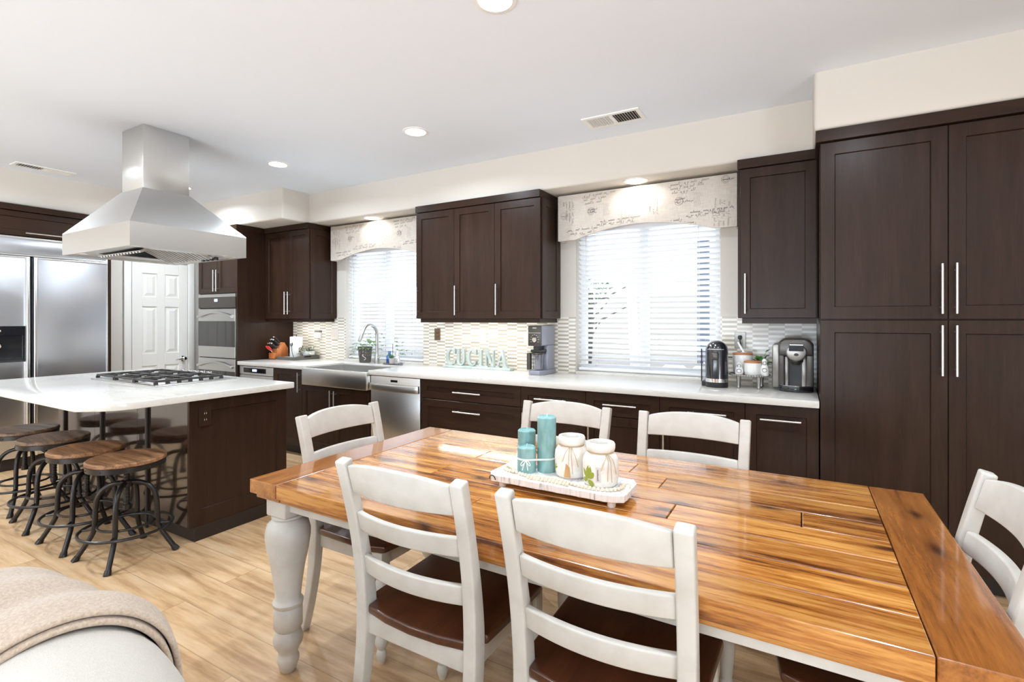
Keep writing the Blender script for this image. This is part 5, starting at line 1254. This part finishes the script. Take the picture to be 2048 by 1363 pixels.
# ------------------------------------------------------------------ CUCINA sign
sx0, sx1, sy = -2.985, -2.235, 3.885
t_ = thing('word_sign', 'mint green wooden sign with standing letters reading CUCINA', 'sign', ((sx0 + sx1) / 2, sy, ZC))
bm = NB(); box(bm, sx0, sx1, sy - 0.035, sy + 0.035, ZC, ZC + 0.022, 0.004); finish('base', bm, M['mint'], t_, True)
zl, hl = ZC + 0.0215, 0.162; y0_, y1_ = sy - 0.014, sy + 0.014
def letter(c_, x, w):
    bm = NB(); T = lambda p: (x + p[0] * w, zl + p[1] * hl)
    cnt = [0]
    def poly(*p): cnt[0] += 1; prism(bm, [T(q) for q in p], y0_ - 0.0006 * cnt[0], y1_ + 0.0006 * cnt[0], 'y', 0.0015, 1)
    if c_ == 'C':
        outer = [(0.5 + 0.5 * math.cos(q), 0.5 + 0.5 * math.sin(q)) for q in [math.radians(48 + 264 * k / 24) for k in range(25)]]
        inner = [(0.54 + 0.29 * math.cos(q), 0.5 + 0.40 * math.sin(q)) for q in [math.radians(52 + 256 * k / 24) for k in range(25)]]
        poly(*(outer + inner[::-1])); poly((0.80, 0.66), (0.93, 0.66), (0.93, 0.97), (0.84, 0.97), (0.70, 0.83)); poly((0.80, 0.30), (0.86, 0.34), (0.94, 0.30), (0.84, 0.08), (0.72, 0.10))
    elif c_ == 'U':
        poly((0.08, 0.30), (0.34, 0.30), (0.34, 0.96), (0.08, 0.96)); poly((0.68, 0.30), (0.86, 0.30), (0.86, 0.96), (0.68, 0.96)); poly((0.0, 0.93), (0.42, 0.93), (0.42, 1), (0.0, 1)); poly((0.58, 0.93), (0.97, 0.93), (0.97, 1), (0.58, 1))
        o_ = [(0.47 + 0.39 * math.cos(q), 0.32 + 0.32 * math.sin(q)) for q in [PI + PI * k / 16 for k in range(17)]]; i_ = [(0.51 + 0.17 * math.cos(q), 0.32 + 0.22 * math.sin(q)) for q in [PI + PI * k / 16 for k in range(17)]]
        poly(*(o_ + i_[::-1]))
    elif c_ == 'I':
        poly((0.28, 0.02), (0.72, 0.02), (0.72, 0.98), (0.28, 0.98)); poly((0.0, 0.93), (1, 0.93), (1, 1), (0.0, 1)); poly((0.0, 0), (1, 0), (1, 0.07), (0.0, 0.07))
    elif c_ == 'N':
        poly((0.12, 0.02), (0.24, 0.02), (0.24, 0.96), (0.12, 0.96)); poly((0.76, 0.0), (0.88, 0.0), (0.88, 0.96), (0.76, 0.96)); poly((0.02, 0.98), (0.30, 0.98), (0.88, 0.0), (0.72, 0.0))
        poly((0.0, 0.93), (0.30, 0.93), (0.30, 1), (0.0, 1)); poly((0.62, 0.93), (1, 0.93), (1, 1), (0.62, 1)); poly((0.0, 0), (0.36, 0), (0.36, 0.07), (0.0, 0.07))
    else:
        poly((0.06, 0.0), (0.19, 0.0), (0.54, 0.88), (0.52, 1.0), (0.46, 1.0)); poly((0.66, 0.0), (0.93, 0.0), (0.58, 1.0), (0.46, 1.0), (0.44, 0.82)); poly((0.25, 0.30), (0.75, 0.30), (0.72, 0.38), (0.28, 0.38))
        poly((0.0, 0), (0.32, 0), (0.32, 0.07), (0.0, 0.07)); poly((0.56, 0), (1, 0), (1, 0.07), (0.56, 0.07))
    finish('letter', bm, M['mint'], t_, False, 'letter ' + c_)
for c_, x, w in (('C', -2.962, 0.118), ('U', -2.842, 0.112), ('C', -2.722, 0.118), ('I', -2.600, 0.066), ('N', -2.528, 0.122), ('A', -2.400, 0.125)): letter(c_, x, w)

# ------------------------------------------------------------------ frozen dessert machine beside the second window
gx0, gx1, gy0, gy1 = -1.962, -1.838, 3.675, 3.935
t_ = thing('dessert_machine', 'grey countertop frozen dessert machine with control dial left of the right-hand window', 'appliance', ((gx0 + gx1) / 2, (gy0 + gy1) / 2, ZC))
bm = NB(); xm = (gx0 + gx1) / 2
rb = [(gx0 - 0.01, gy0 + 0.03), (gx0 + 0.02, gy0 - 0.005), (gx1 - 0.02, gy0 - 0.005), (gx1 + 0.01, gy0 + 0.03), (gx1 + 0.01, gy1), (gx0 - 0.01, gy1)]
prism(bm, rb, ZC, ZC + 0.035, 'z', 0.006, 3); finish('base', bm, M['slate'], t_, True)
bm = NB(); prism(bm, [(gx0, gy0 + 0.12), (gx1, gy0 + 0.12), (gx1, gy1 - 0.01), (gx1 - 0.02, gy1), (gx0 + 0.02, gy1), (gx0, gy1 - 0.01)], ZC + 0.034, ZC + 0.2405, 'z', 0.004); finish('column', bm, M['slate'], t_, True)
bm = NB(); prism(bm, [(gx0, gy0 + 0.004), (gx1, gy0 + 0.004), (gx1, gy1), (gx0, gy1)], ZC + 0.24, ZC + 0.408, 'z', 0.010, 3); finish('head', bm, M['slate'], t_, True)
bm = NB(); box(bm, gx0 + 0.002, gx1 - 0.002, gy0 - 0.004, gy0 + 0.006, ZC + 0.238, ZC + 0.404, 0.004, 2); cp = finish('control_panel', bm, M['slate_dark'], t_, True)
bm = NB(); lathe(bm, [(0.021, 0), (0.021, 0.008), (0.017, 0.012), (0.0, 0.012)], (0, 0, 0), 24, mtx=Matrix.Translation((xm, gy0 - 0.004, ZC + 0.292)) @ Matrix.Rotation(PI / 2, 4, 'X')); finish('dial', bm, M['chrome'], cp, True)
bm = NB()
for k in range(9):
    q = -0.5 + k * (PI + 1.0) / 8; box(bm, xm + 0.036 * math.cos(q) - 0.004, xm + 0.036 * math.cos(q) + 0.004, gy0 - 0.0048, gy0 - 0.0035, ZC + 0.292 + 0.040 * math.sin(q) - 0.0015, ZC + 0.292 + 0.040 * math.sin(q) + 0.0015)
box(bm, gx0 + 0.006, gx1 - 0.006, gy0 - 0.0048, gy0 - 0.0035, ZC + 0.345, ZC + 0.347); box(bm, xm - 0.018, xm + 0.018, gy0 - 0.0048, gy0 - 0.0035, ZC + 0.384, ZC + 0.390); finish('markings', bm, M['plate'], cp)
bm = NB(); box(bm, xm - 0.024, xm + 0.024, gy0 + 0.02, gy0 + 0.13, ZC + 0.205, ZC + 0.242, 0.004); box(bm, xm - 0.05, xm + 0.05, gy0 + 0.02, gy0 + 0.125, ZC + 0.185, ZC + 0.208, 0.004); finish('coupling', bm, M['black'], t_)
bm = NB(); lathe(bm, [(0.0, 0.0), (0.042, 0.0), (0.045, 0.01), (0.052, 0.145), (0.049, 0.145), (0.043, 0.012), (0.0, 0.008)], (xm, gy0 + 0.062, ZC + 0.036), 30); finish('pint_jar', bm, M['clear'], t_, True)
bm = NB(); lathe(bm, [(0.0, 0.0), (0.0435, 0.0), (0.0535, 0.006), (0.0535, 0.018), (0.0, 0.020)], (xm, gy0 + 0.062, ZC + 0.165), 30); box(bm, gx0 - 0.02, gx0 + 0.012, gy0 + 0.01, gy0 + 0.05, ZC + 0.04, ZC + 0.18, 0.006); finish('lid_and_grip', bm, M['slate_dark'], t_, True)
bm = NB(); tube(bm, smooth_pts([(gx0 - 0.008, 3.90, ZC + 0.02), (gx0 - 0.04, 3.905, ZC + 0.012), (gx0 - 0.08, 3.90, ZC + 0.004), (gx0 - 0.10, 3.93, ZC + 0.02), (gx0 - 0.07, 3.955, ZC + 0.03), (gx0 - 0.03, 3.945, ZC + 0.004)], 2), 0.003, 6); finish('power_cord', bm, M['black'], t_)

# ------------------------------------------------------------------ coffee corner
kx, ky = -0.500, 3.66
t_ = thing('capsule_coffee_machine', 'black domed capsule coffee machine at the right of the window', 'coffee machine', (kx, ky, ZC))
bm = NB(); lathe(bm, [(0.0, 0.0), (0.070, 0.0), (0.072, 0.004), (0.072, 0.035), (0.0, 0.036)], (kx, ky, ZC), 36); finish('base', bm, M['black'], t_, True)
bm = NB(); lathe(bm, [(0.0, 0.0355), (0.0735, 0.0355), (0.0735, 0.060), (0.0, 0.061)], (kx, ky, ZC), 36); finish('chrome_band', bm, M['chrome'], t_, True)
bm = NB(); lathe(bm, [(0.0, 0.0605), (0.072, 0.0605), (0.072, 0.245)] + [(0.072 * math.cos(q), 0.245 + 0.070 * math.sin(q)) for q in [PI / 2 * k / 8 for k in range(1, 9)]], (kx, ky, ZC), 40)
box(bm, kx - 0.05, kx + 0.05, ky, ky + 0.15, ZC + 0.06, ZC + 0.24, 0.02, 3); finish('body', bm, M['capsule'], t_, True)
bm = NB(); tube(bm, [(kx + 0.0735 * math.cos(-PI / 2 + q), ky + 0.0735 * math.sin(-PI / 2 + q), ZC + 0.258) for q in [-0.75 + 1.5 * k / 12 for k in range(13)]], 0.0035, 6); ball(bm, (kx - 0.03, ky - 0.055, ZC + 0.281), 0.008, 2); ball(bm, (kx, ky - 0.06, ZC + 0.284), 0.008, 2); finish('lever_trim', bm, M['chrome'], t_, True)
bm = NB(); box(bm, kx - 0.022, kx + 0.022, ky - 0.088, ky - 0.06, ZC + 0.185, ZC + 0.238, 0.012, 4); finish('spout', bm, M['graphite'], t_, True)
bm = NB(); box(bm, kx - 0.098, kx - 0.065, ky + 0.01, ky + 0.16, ZC + 0.03, ZC + 0.255, 0.012, 3); finish('water_tank', bm, M['clear'], t_, True)
bm = NB(); box(bm, kx - 0.10, kx - 0.063, ky + 0.008, ky + 0.162, ZC + 0.0, ZC + 0.032, 0.005, 2); tube(bm, [(kx - 0.10, ky + 0.015, ZC + 0.03), (kx - 0.10, ky + 0.015, ZC + 0.255)], 0.004, 6); finish('tank_frame', bm, M['black'], t_)
# footed stand with canisters
qx, qy = -0.306, 3.748
t_ = thing('footed_stand', 'round pewter footed stand with beaded rim between the coffee machines', 'stand', (qx, qy, ZC))
bm = NB(); lathe(bm, [(0.0, 0.078), (0.120, 0.078), (0.123, 0.083), (0.123, 0.090), (0.119, 0.092), (0.118, 0.087), (0.0, 0.087)], (qx, qy, ZC), 44)
for k in range(48): ball(bm, (qx + 0.122 * math.cos(2 * PI * k / 48), qy + 0.122 * math.sin(2 * PI * k / 48), ZC + 0.086), 0.0072, 1)
finish('top', bm, M['silver_rope'], t_, True)
for q in (-2.25, -0.85, 0.75, 2.4):
    bm = NB(); x, y = qx + 0.095 * math.cos(q), qy + 0.095 * math.sin(q); lathe(bm, [(0.009, 0.0), (0.013, 0.004), (0.010, 0.02), (0.014, 0.06), (0.018, 0.0785)], (x, y, ZC), 14); finish('leg', bm, M['silver_rope'], t_, True)
zs = ZC + 0.0875
def canister(x, y, r, h, label):
    t_ = thing('canister', label, 'canister', (x, y, zs), 0, 'white canisters with wooden lids')
    bm = NB(); lathe(bm, [(0.0, 0.0), (r * 0.86, 0.0), (r * 0.95, 0.006), (r, h * 0.4), (r, h), (r - 0.004, h), (0.0, h)], (x, y, zs), 36); finish('body', bm, M['ceramic'], t_, True)
    bm = NB(); lathe(bm, [(0.0, h + 0.0003), (r + 0.001, h + 0.0003), (r + 0.002, h + 0.004), (r, h + 0.010), (r - 0.006, h + 0.0125), (0.0, h + 0.0125)], (x, y, zs), 36); finish('lid', bm, M['lid'], t_, True)
canister(-0.352, 3.792, 0.064, 0.128, 'tall white canister with wooden lid at the back of the footed stand')
canister(-0.281, 3.690, 0.053, 0.082, 'short white canister with wooden lid at the front of the footed stand')
bm = NB(); lathe(bm, [(0.0, 0.0), (0.008, 0.0), (0.006, 0.08), (0.0, 0.085)], (0, 0, 0), 10, sy=0.5, mtx=Matrix.Translation((-0.345, 3.80, zs + 0.141)) @ Matrix.Rotation(-0.5, 4, 'Y') @ Matrix.Rotation(-0.2, 4, 'X')); lathe(bm, [(0.0, 0.0), (0.022, 0.002), (0.022, 0.006), (0.0, 0.004)], (-0.342, 3.795, zs + 0.1405), 16)
tag(finish('measuring_scoop', bm, M['ceramic'], None, True, base=(-0.34, 3.79, zs + 0.14)), 'white scoop resting on the lid of the tall canister', 'scoop')
def creamer(x, y, h, label, name, spout):
    t_ = thing(name, label, 'shaker', (x, y, zs), 0, 'white ornaments on the footed stand')
    bm = NB(); lathe(bm, [(0.0, 0), (0.022, 0), (0.026, 0.008), (0.026, h * 0.4), (0.020, h * 0.58), (0.013, h * 0.68), (0.016, h * 0.78), (0.015, h * 0.9), (0.006, h), (0, h)], (x, y, zs), 22); finish('body', bm, M['ceramic'], t_, True)
    bm = NB()
    for k in range(2):
        z_ = h * (0.34 + 0.40 * k); R_ = (0.0268, 0.0168)[k]; tube(bm, [(x + R_ * math.cos(-1.5 + 0.55 * math.cos(q)), y + R_ * math.sin(-1.5 + 0.55 * math.cos(q)), zs + z_ + 0.012 * math.sin(q)) for q in [2 * PI * j / 14 for j in range(14)]], 0.0014, 5, closed=True)
    if spout: tube(bm, [(x, y, zs + h - 0.002), (x + 0.01, y - 0.005, zs + h + 0.018), (x + 0.03, y - 0.01, zs + h + 0.026)], [0.006, 0.004, 0.002], 8)
    finish('line_drawing', bm, M['black'], t_, True)
creamer(-0.362, 3.672, 0.082, 'white shaker with black line drawing on the left of the footed stand', 'salt_shaker', False)
creamer(-0.211, 3.690, 0.112, 'white bottle with dark pourer on the right of the footed stand', 'oil_bottle', True)
lv = []
for k in range(26):
    q = r5.uniform(0, 2 * PI); e = r5.uniform(0.15, 1.3); lv.append((0.008 * math.cos(q), 0.008 * math.sin(q), 0.06, math.cos(q) * math.cos(e), math.sin(q) * math.cos(e), math.sin(e), r5.uniform(0.075, 0.12), 0.030, 0.40))
lv.append((0.03, -0.01, 0.15, 0.5, -0.2, 0.4, 0.045, 0.03, 0.2))
plant('potted_plant', 'small leafy plant on the stand, left of the large coffee brewer', -0.238, 3.800, zs, [(0.0, 0), (0.024, 0), (0.034, 0.055), (0.034, 0.062), (0.029, 0.062), (0.028, 0.05), (0, 0.05)], M['ceramic'], lv, M['leaf_var'] if False else M['leaf'], [[(0, 0, 0.055), (0.015, -0.005, 0.11), (0.03, -0.01, 0.15)]])
t_ = thing('power_plug', 'black plug and lead in the steel outlet above the tall canister', 'plug', (-0.386, 3.975, 1.24))
bm = NB(); box(bm, -0.398, -0.374, 3.950, 3.9772, 1.228, 1.256, 0.006, 3); finish('plug_body', bm, M['black'], t_, True)
bm = NB(); tube(bm, smooth_pts([(-0.386, 3.952, 1.242), (-0.384, 3.935, 1.225), (-0.375, 3.94, 1.18), (-0.372, 3.955, 1.12), (-0.40, 3.955, 1.10), (-0.47, 3.94, 1.10)], 2), 0.004, 7); finish('lead', bm, M['black'], t_)
# large brewer
bx0, bx1, by0, by1 = -0.168, 0.066, 3.600, 3.905
t_ = thing('coffee_brewer', 'large grey single-serve coffee brewer next to the pantry', 'coffee machine', ((bx0 + bx1) / 2, 3.75, ZC))
xm = (bx0 + bx1) / 2; H_ = 0.333
def arch(x0, x1, z0, z1, rr=0.06, n=8):
    rr = min(rr, (x1 - x0) / 2 - 0.002)
    return [(x0, z0), (x1, z0)] + [(x1 - rr + rr * math.cos(q), z1 - rr * 0.9 + rr * 0.9 * math.sin(q)) for q in [PI / 2 * k / n for k in range(n + 1)]] + [(x0 + rr + rr * math.cos(q), z1 - rr * 0.9 + rr * 0.9 * math.sin(q)) for q in [PI / 2 + PI / 2 * k / n for k in range(n + 1)]]
bm = NB(); prism(bm, arch(bx0 + 0.03, bx1, ZC, ZC + H_), by0 + 0.13, by1, 'y', 0.010, 3); finish('rear_body', bm, M['slate_dark'], t_, True)
bm = NB(); prism(bm, arch(bx0, bx0 + 0.050, ZC + 0.012, ZC + H_ - 0.035, 0.024), by0 + 0.10, by1 - 0.02, 'y', 0.008, 3); finish('water_tank', bm, M['pewter'], t_, True)
bm = NB()
prism(bm, arch(bx1 - 0.042, bx1, ZC, ZC + H_ - 0.02, 0.03), by0 + 0.057, by0 + 0.20, 'y', 0.006, 3); prism(bm, arch(bx0 + 0.038, bx0 + 0.075, ZC, ZC + H_ - 0.02, 0.02), by0 + 0.07, by0 + 0.20, 'y', 0.008, 3)
prism(bm, arch(bx0 + 0.038, bx1, ZC + 0.225, ZC + H_, 0.06), by0 + 0.05, by0 + 0.22, 'y', 0.012, 3)
finish('front_shell', bm, M['graphite'], t_, True)
bm = NB(); box(bm, bx0 + 0.07, bx1 - 0.04, by0 + 0.120, by0 + 0.131, ZC + 0.03, ZC + 0.23); finish('cup_recess', bm, M['black'], t_)
for x0_, x1_ in ((bx0 + 0.072, bx0 + 0.095), (bx1 - 0.066, bx1 - 0.040)):
    bm = NB(); box(bm, x0_, x1_, by0 + 0.085, by0 + 0.121, ZC + 0.03, ZC + 0.22, 0.004); finish('side_trim', bm, M['pewter'], t_, True)
cxb = xm + 0.022
bm = NB(); prism(bm, [(cxb + 0.058 * math.cos(q), ZC + 0.253 + 0.058 * math.sin(q) * (1.0 if math.sin(q) < 0 else 0.75)) for q in [2 * PI * k / 36 for k in range(36)]], by0 + 0.018, by0 + 0.055, 'y', 0.008, 3); hd = finish('brew_head', bm, M['pewter'], t_, True)
bm = NB(); box(bm, cxb - 0.040, cxb + 0.040, by0 + 0.0155, by0 + 0.019, ZC + 0.258, ZC + 0.302, 0.002); d = finish('display', bm, mat('dark_screen', (0.03, 0.03, 0.032, 1), 0.45, spec=0.25), hd)
bm = NB(); box(bm, cxb - 0.037, cxb + 0.037, by0 + 0.0145, by0 + 0.0158, ZC + 0.294, ZC + 0.300); finish('screen_light', bm, M['ceramic'], hd)
bm = NB(); prism(bm, [(cxb + 0.013 * math.cos(2 * PI * k / 20), ZC + 0.236 + 0.009 * math.sin(2 * PI * k / 20)) for k in range(20)], by0 + 0.0145, by0 + 0.019, 'y', 0.001, 1); finish('brew_button', bm, M['black'], hd)
bm = NB(); lathe(bm, [(0.0, 0.0), (0.022, 0.0), (0.038, 0.02), (0.038, 0.035), (0.0, 0.035)], (cxb, by0 + 0.085, ZC + 0.168), 24); finish('nozzle', bm, M['slate_dark'], t_, True)
bm = NB(); t = []; 
for k in range(17): q = PI + PI * k / 16; t.append((xm + 0.018 + 0.098 * math.cos(q), by0 + 0.07 + 0.07 * math.sin(q)))
prism(bm, t + [(xm + 0.116, by0 + 0.14), (xm - 0.080, by0 + 0.14)], ZC, ZC + 0.036, 'z', 0.004); finish('drip_tray', bm, M['black_gloss'], t_, True)
bm = NB(); prism(bm, [(xm + 0.018 + (p[0] - xm - 0.018) * 0.9, by0 + 0.07 + (p[1] - by0 - 0.07) * 0.9) for p in t] + [(xm + 0.106, by0 + 0.125), (xm - 0.070, by0 + 0.125)], ZC + 0.0362, ZC + 0.040, 'z', 0.001, 1); finish('drip_grid', bm, M['chrome'], t_, True)

# ------------------------------------------------------------------ sofa and throw in the near left corner
cl = smooth_pts([(-2.9, -0.10, 0), (-2.2, 0.08, 0), (-1.60, 0.27, 0), (-1.43, 0.345, 0), (-1.163, 0.385, 0), (-0.93, 0.345, 0), (-0.72, 0.24, 0), (-0.55, 0.10, 0)], 3)
def section(c, tdir, off, lo_near, lo_far, wob=0.0):
    n_ = Vector((-tdir.y, tdir.x, 0)); hw_, hh = 0.15 + off, 0.135 + off; zc = 0.665; pts = []
    for k in range(7): pts.append(c - n_ * hw_ + Vector((0, 0, lo_near + (zc - lo_near) * k / 6)))
    for k in range(1, 18):
        q = PI - PI * k / 18; pts.append(c + n_ * (hw_ * math.cos(q)) + Vector((0, 0, zc + hh * math.sin(q) ** 0.85)))
    for k in range(7): pts.append(c + n_ * hw_ + Vector((0, 0, zc + (lo_far - zc) * k / 6)))
    return pts
def loft(bm, secs, cap=True):
    L = [[bm.verts.new(p) for p in s] for s in secs]
    for A, B in zip(L, L[1:]):
        for k in range(len(A) - 1): bm.faces.new((A[k], A[k + 1], B[k + 1], B[k]))
    if cap: bm.faces.new(L[0]); bm.faces.new(L[-1][::-1])
t_ = thing('sofa', 'cream fabric sofa with rounded back in the near left corner', 'sofa', (-1.6, -0.2, 0))
secs = []
for i, p in enumerate(cl):
    d_ = (cl[min(i + 1, len(cl) - 1)] - cl[max(i - 1, 0)]).normalized(); secs.append(section(p, d_, 0, 0.06, 0.06))
bm = NB(); loft(bm, secs); finish('back', bm, M['sofa'], t_, True)
bm = NB(); tube(bm, [s[5] + Vector((0, 0, 0.10)) for s in secs], 0.008, 8); finish('welt', bm, M['sofa'], t_, True)
bm = NB(); prism(bm, [(p.x, p.y - 0.155) for p in cl] + [(-0.55, -0.75), (-2.9, -0.85)], 0.06, 0.28, 'z', 0.02, 3); finish('seat_base', bm, M['sofa'], t_, True)
bm = NB(); prism(bm, [(p.x, p.y - 0.175) for p in cl] + [(-0.57, -0.76), (-2.88, -0.86)], 0.285, 0.46, 'z', 0.04, 4); finish('seat_cushion', bm, M['sofa'], t_, True)
for x, y in ((-2.75, -0.7), (-0.7, -0.62), (-2.7, -0.05), (-0.75, 0.1)):
    bm = NB(); lathe(bm, [(0.018, 0.0), (0.024, 0.062)], (x, y, 0), 12); finish('foot', bm, M['iron'], t_, True)
def throw(off, shrink, name, parent):
    secs = []; xe0, xe1 = -1.235 - shrink, -1.085 - shrink * 0.4; N = 60; r6 = random.Random(2)
    nv = 31
    import bisect
    P_ = cl; lens = [0]
    for a_, b_ in zip(P_, P_[1:]): lens.append(lens[-1] + (b_ - a_).length)
    def atx(x):
        for a_, b_ in zip(P_, P_[1:]):
            if a_.x <= x <= b_.x: f = (x - a_.x) / (b_.x - a_.x); return a_ + (b_ - a_) * f, (b_ - a_).normalized()
        return P_[-1], (P_[-1] - P_[-2]).normalized()
    bm = NB(); G = []
    for i in range(N + 1):
        row = []
        for v in range(nv):
            f = v / (nv - 1); g = min(1, max(0, (f - 0.25) / 0.55)); xe = xe0 + (xe1 - xe0) * (g ** 0.85)
            x = -2.3 + (xe + 2.3) * (i / N) ** 0.9; c_, d_ = atx(x)
            fold = 0.010 * math.sin(x * 23 + v * 0.16) + 0.006 * math.sin(x * 51 - v * 0.3); edge = max(0, 1 - (1 - i / N) * 14); pf = off + 0.010 + fold * 0.7 - 0.012 * edge ** 2
            s_ = section(c_, d_, pf, 0.42, 0.30); row.append(bm.verts.new(s_[int(round(f * (len(s_) - 1)))]))
        G.append(row)
    for A, B in zip(G, G[1:]):
        for k in range(nv - 1): bm.faces.new((A[k], A[k + 1], B[k + 1], B[k]))
    o = finish(name, bm, M['throw'], parent, True)
    so = o.modifiers.new('thickness', 'SOLIDIFY'); so.thickness = 0.012; so.offset = 1.0
    sb = o.modifiers.new('soft', 'SUBSURF'); sb.levels = 1; sb.render_levels = 2
    return o
t_ = thing('throw_blanket', 'beige wool throw draped over the back of the cream sofa', 'blanket', (-1.6, 0.3, 0.8))
throw(0.018, 0.0, 'top_layer', t_); throw(0.002, -0.012, 'under_layer', t_)

# ------------------------------------------------------------------ garden seen through the blinds
bm = NB(); box(bm, -40, 25, 4.2, 40, -0.25, -0.12); struct('ground', bm, M['patio'])
t_ = thing('garden_fence', 'pale wooden board fence behind the garden', 'fence', (-5, 8.2, -0.12))
bm = NB()
for k in range(11): box(bm, -22, 8, 8.2, 8.225, -0.10 + 0.17 * k, 0.05 + 0.17 * k, 0.003)
finish('boards', bm, M['fence'], t_)
for x in [-20 + 2.4 * k for k in range(12)]:
    bm = NB(); box(bm, x - 0.05, x + 0.05, 8.226, 8.32, -0.12, 1.85, 0.004); finish('fence_post', bm, M['fence'], t_)
def tree(x, y, h, r, label, lean=0.0, crown=0.7, n=900, seed=1, name='garden_tree'):
    rr_ = random.Random(seed); t_ = thing(name, label, 'tree' if h > 1 else 'shrub', (x, y, -0.12), 0, 'plants in the garden')
    if h > 1:
        bm = NB(); tube(bm, smooth_pts([(x, y, -0.12), (x + lean * 0.4, y, h * 0.35), (x + lean * 0.7, y + 0.05, h * 0.7), (x + lean, y, h)], 2), r, 8); 
        for k in range(6): q = rr_.uniform(0, 6.28); z = h * rr_.uniform(0.55, 0.95); tube(bm, [(x + lean * z / h, y, z), (x + lean + 0.5 * math.cos(q), y + 0.5 * math.sin(q), z + 0.25)], [r * 0.5, r * 0.15], 6)
        finish('trunk', bm, M['bark'], t_, True)
    bm = NB()
    for k in range(n):
        q = rr_.uniform(0, 2 * PI); u = rr_.uniform(-1, 1); s = rr_.uniform(0.2, 1) ** 0.4 * crown; c_ = Vector((x + lean + s * math.cos(q) * math.sqrt(1 - u * u), y + s * math.sin(q) * math.sqrt(1 - u * u), (h if h > 1 else h * 0.55) + s * u * (0.6 if h > 1 else 0.9)))
        leaf(bm, c_, (rr_.uniform(-1, 1), rr_.uniform(-1, 1), rr_.uniform(-0.6, 0.6)), rr_.uniform(0.06, 0.11), 0.04, 0.2)
    finish('foliage', bm, M['bush'], t_)
tree(-2.36, 6.0, 1.75, 0.035, 'slim dark-stemmed tree outside the window beside the frozen dessert machine', 0.05, 0.3, 130, 3)
tree(-2.02, 5.3, 0.95, 0, 'low green shrub at the bottom left of the same window', 0, 0.36, 420, 5, 'garden_shrub')
tree(-6.6, 6.6, 0.95, 0, 'wide green shrub outside the sink window', 0, 0.7, 800, 6, 'garden_shrub')
tree(-5.4, 7.2, 2.0, 0.05, 'green tree outside the sink window', 0, 0.6, 500, 8)
bm = NB(); prism(bm, [(-1.76, -0.12), (-1.62, -0.12), (-1.78, 2.0), (-1.86, 2.0)], 6.0, 6.10, 'y', 0.004)
tag(finish('leaning_post', bm, M['post_white'], None, base=(-1.7, 6.05, -0.12)), 'white slanting post in the garden seen through the middle of the right window', 'post')
bm = NB(); box(bm, -1.115, -0.985, 6.5, 6.62, -0.12, 2.35, 0.01)
tag(finish('patio_post', bm, M['steel_blue'], None, base=(-1.05, 6.56, -0.12)), 'blue-grey patio post seen through the right side of the right window', 'post')
t_ = thing('patio_chair', 'patio seat with white patterned cushions outside the right window', 'chair', (-1.02, 5.5, -0.12))
bm = NB(); box(bm, -1.40, -0.70, 5.3, 5.9, 0.25, 0.34, 0.02); box(bm, -1.40, -0.70, 5.84, 5.9, 0.34, 0.80, 0.02)
for x in (-1.37, -0.73):
    for y in (5.33, 5.87): box(bm, x - 0.025, x + 0.025, y - 0.025, y + 0.025, -0.12, 0.26)
finish('frame', bm, M['steel_blue'], t_)
for x in (-1.22, -0.90):
    bm = NB(); ball(bm, (x, 5.72, 0.72), 0.2, 3, (0.9, 0.45, 0.9)); finish('cushion', bm, M['post_white'], t_, True)
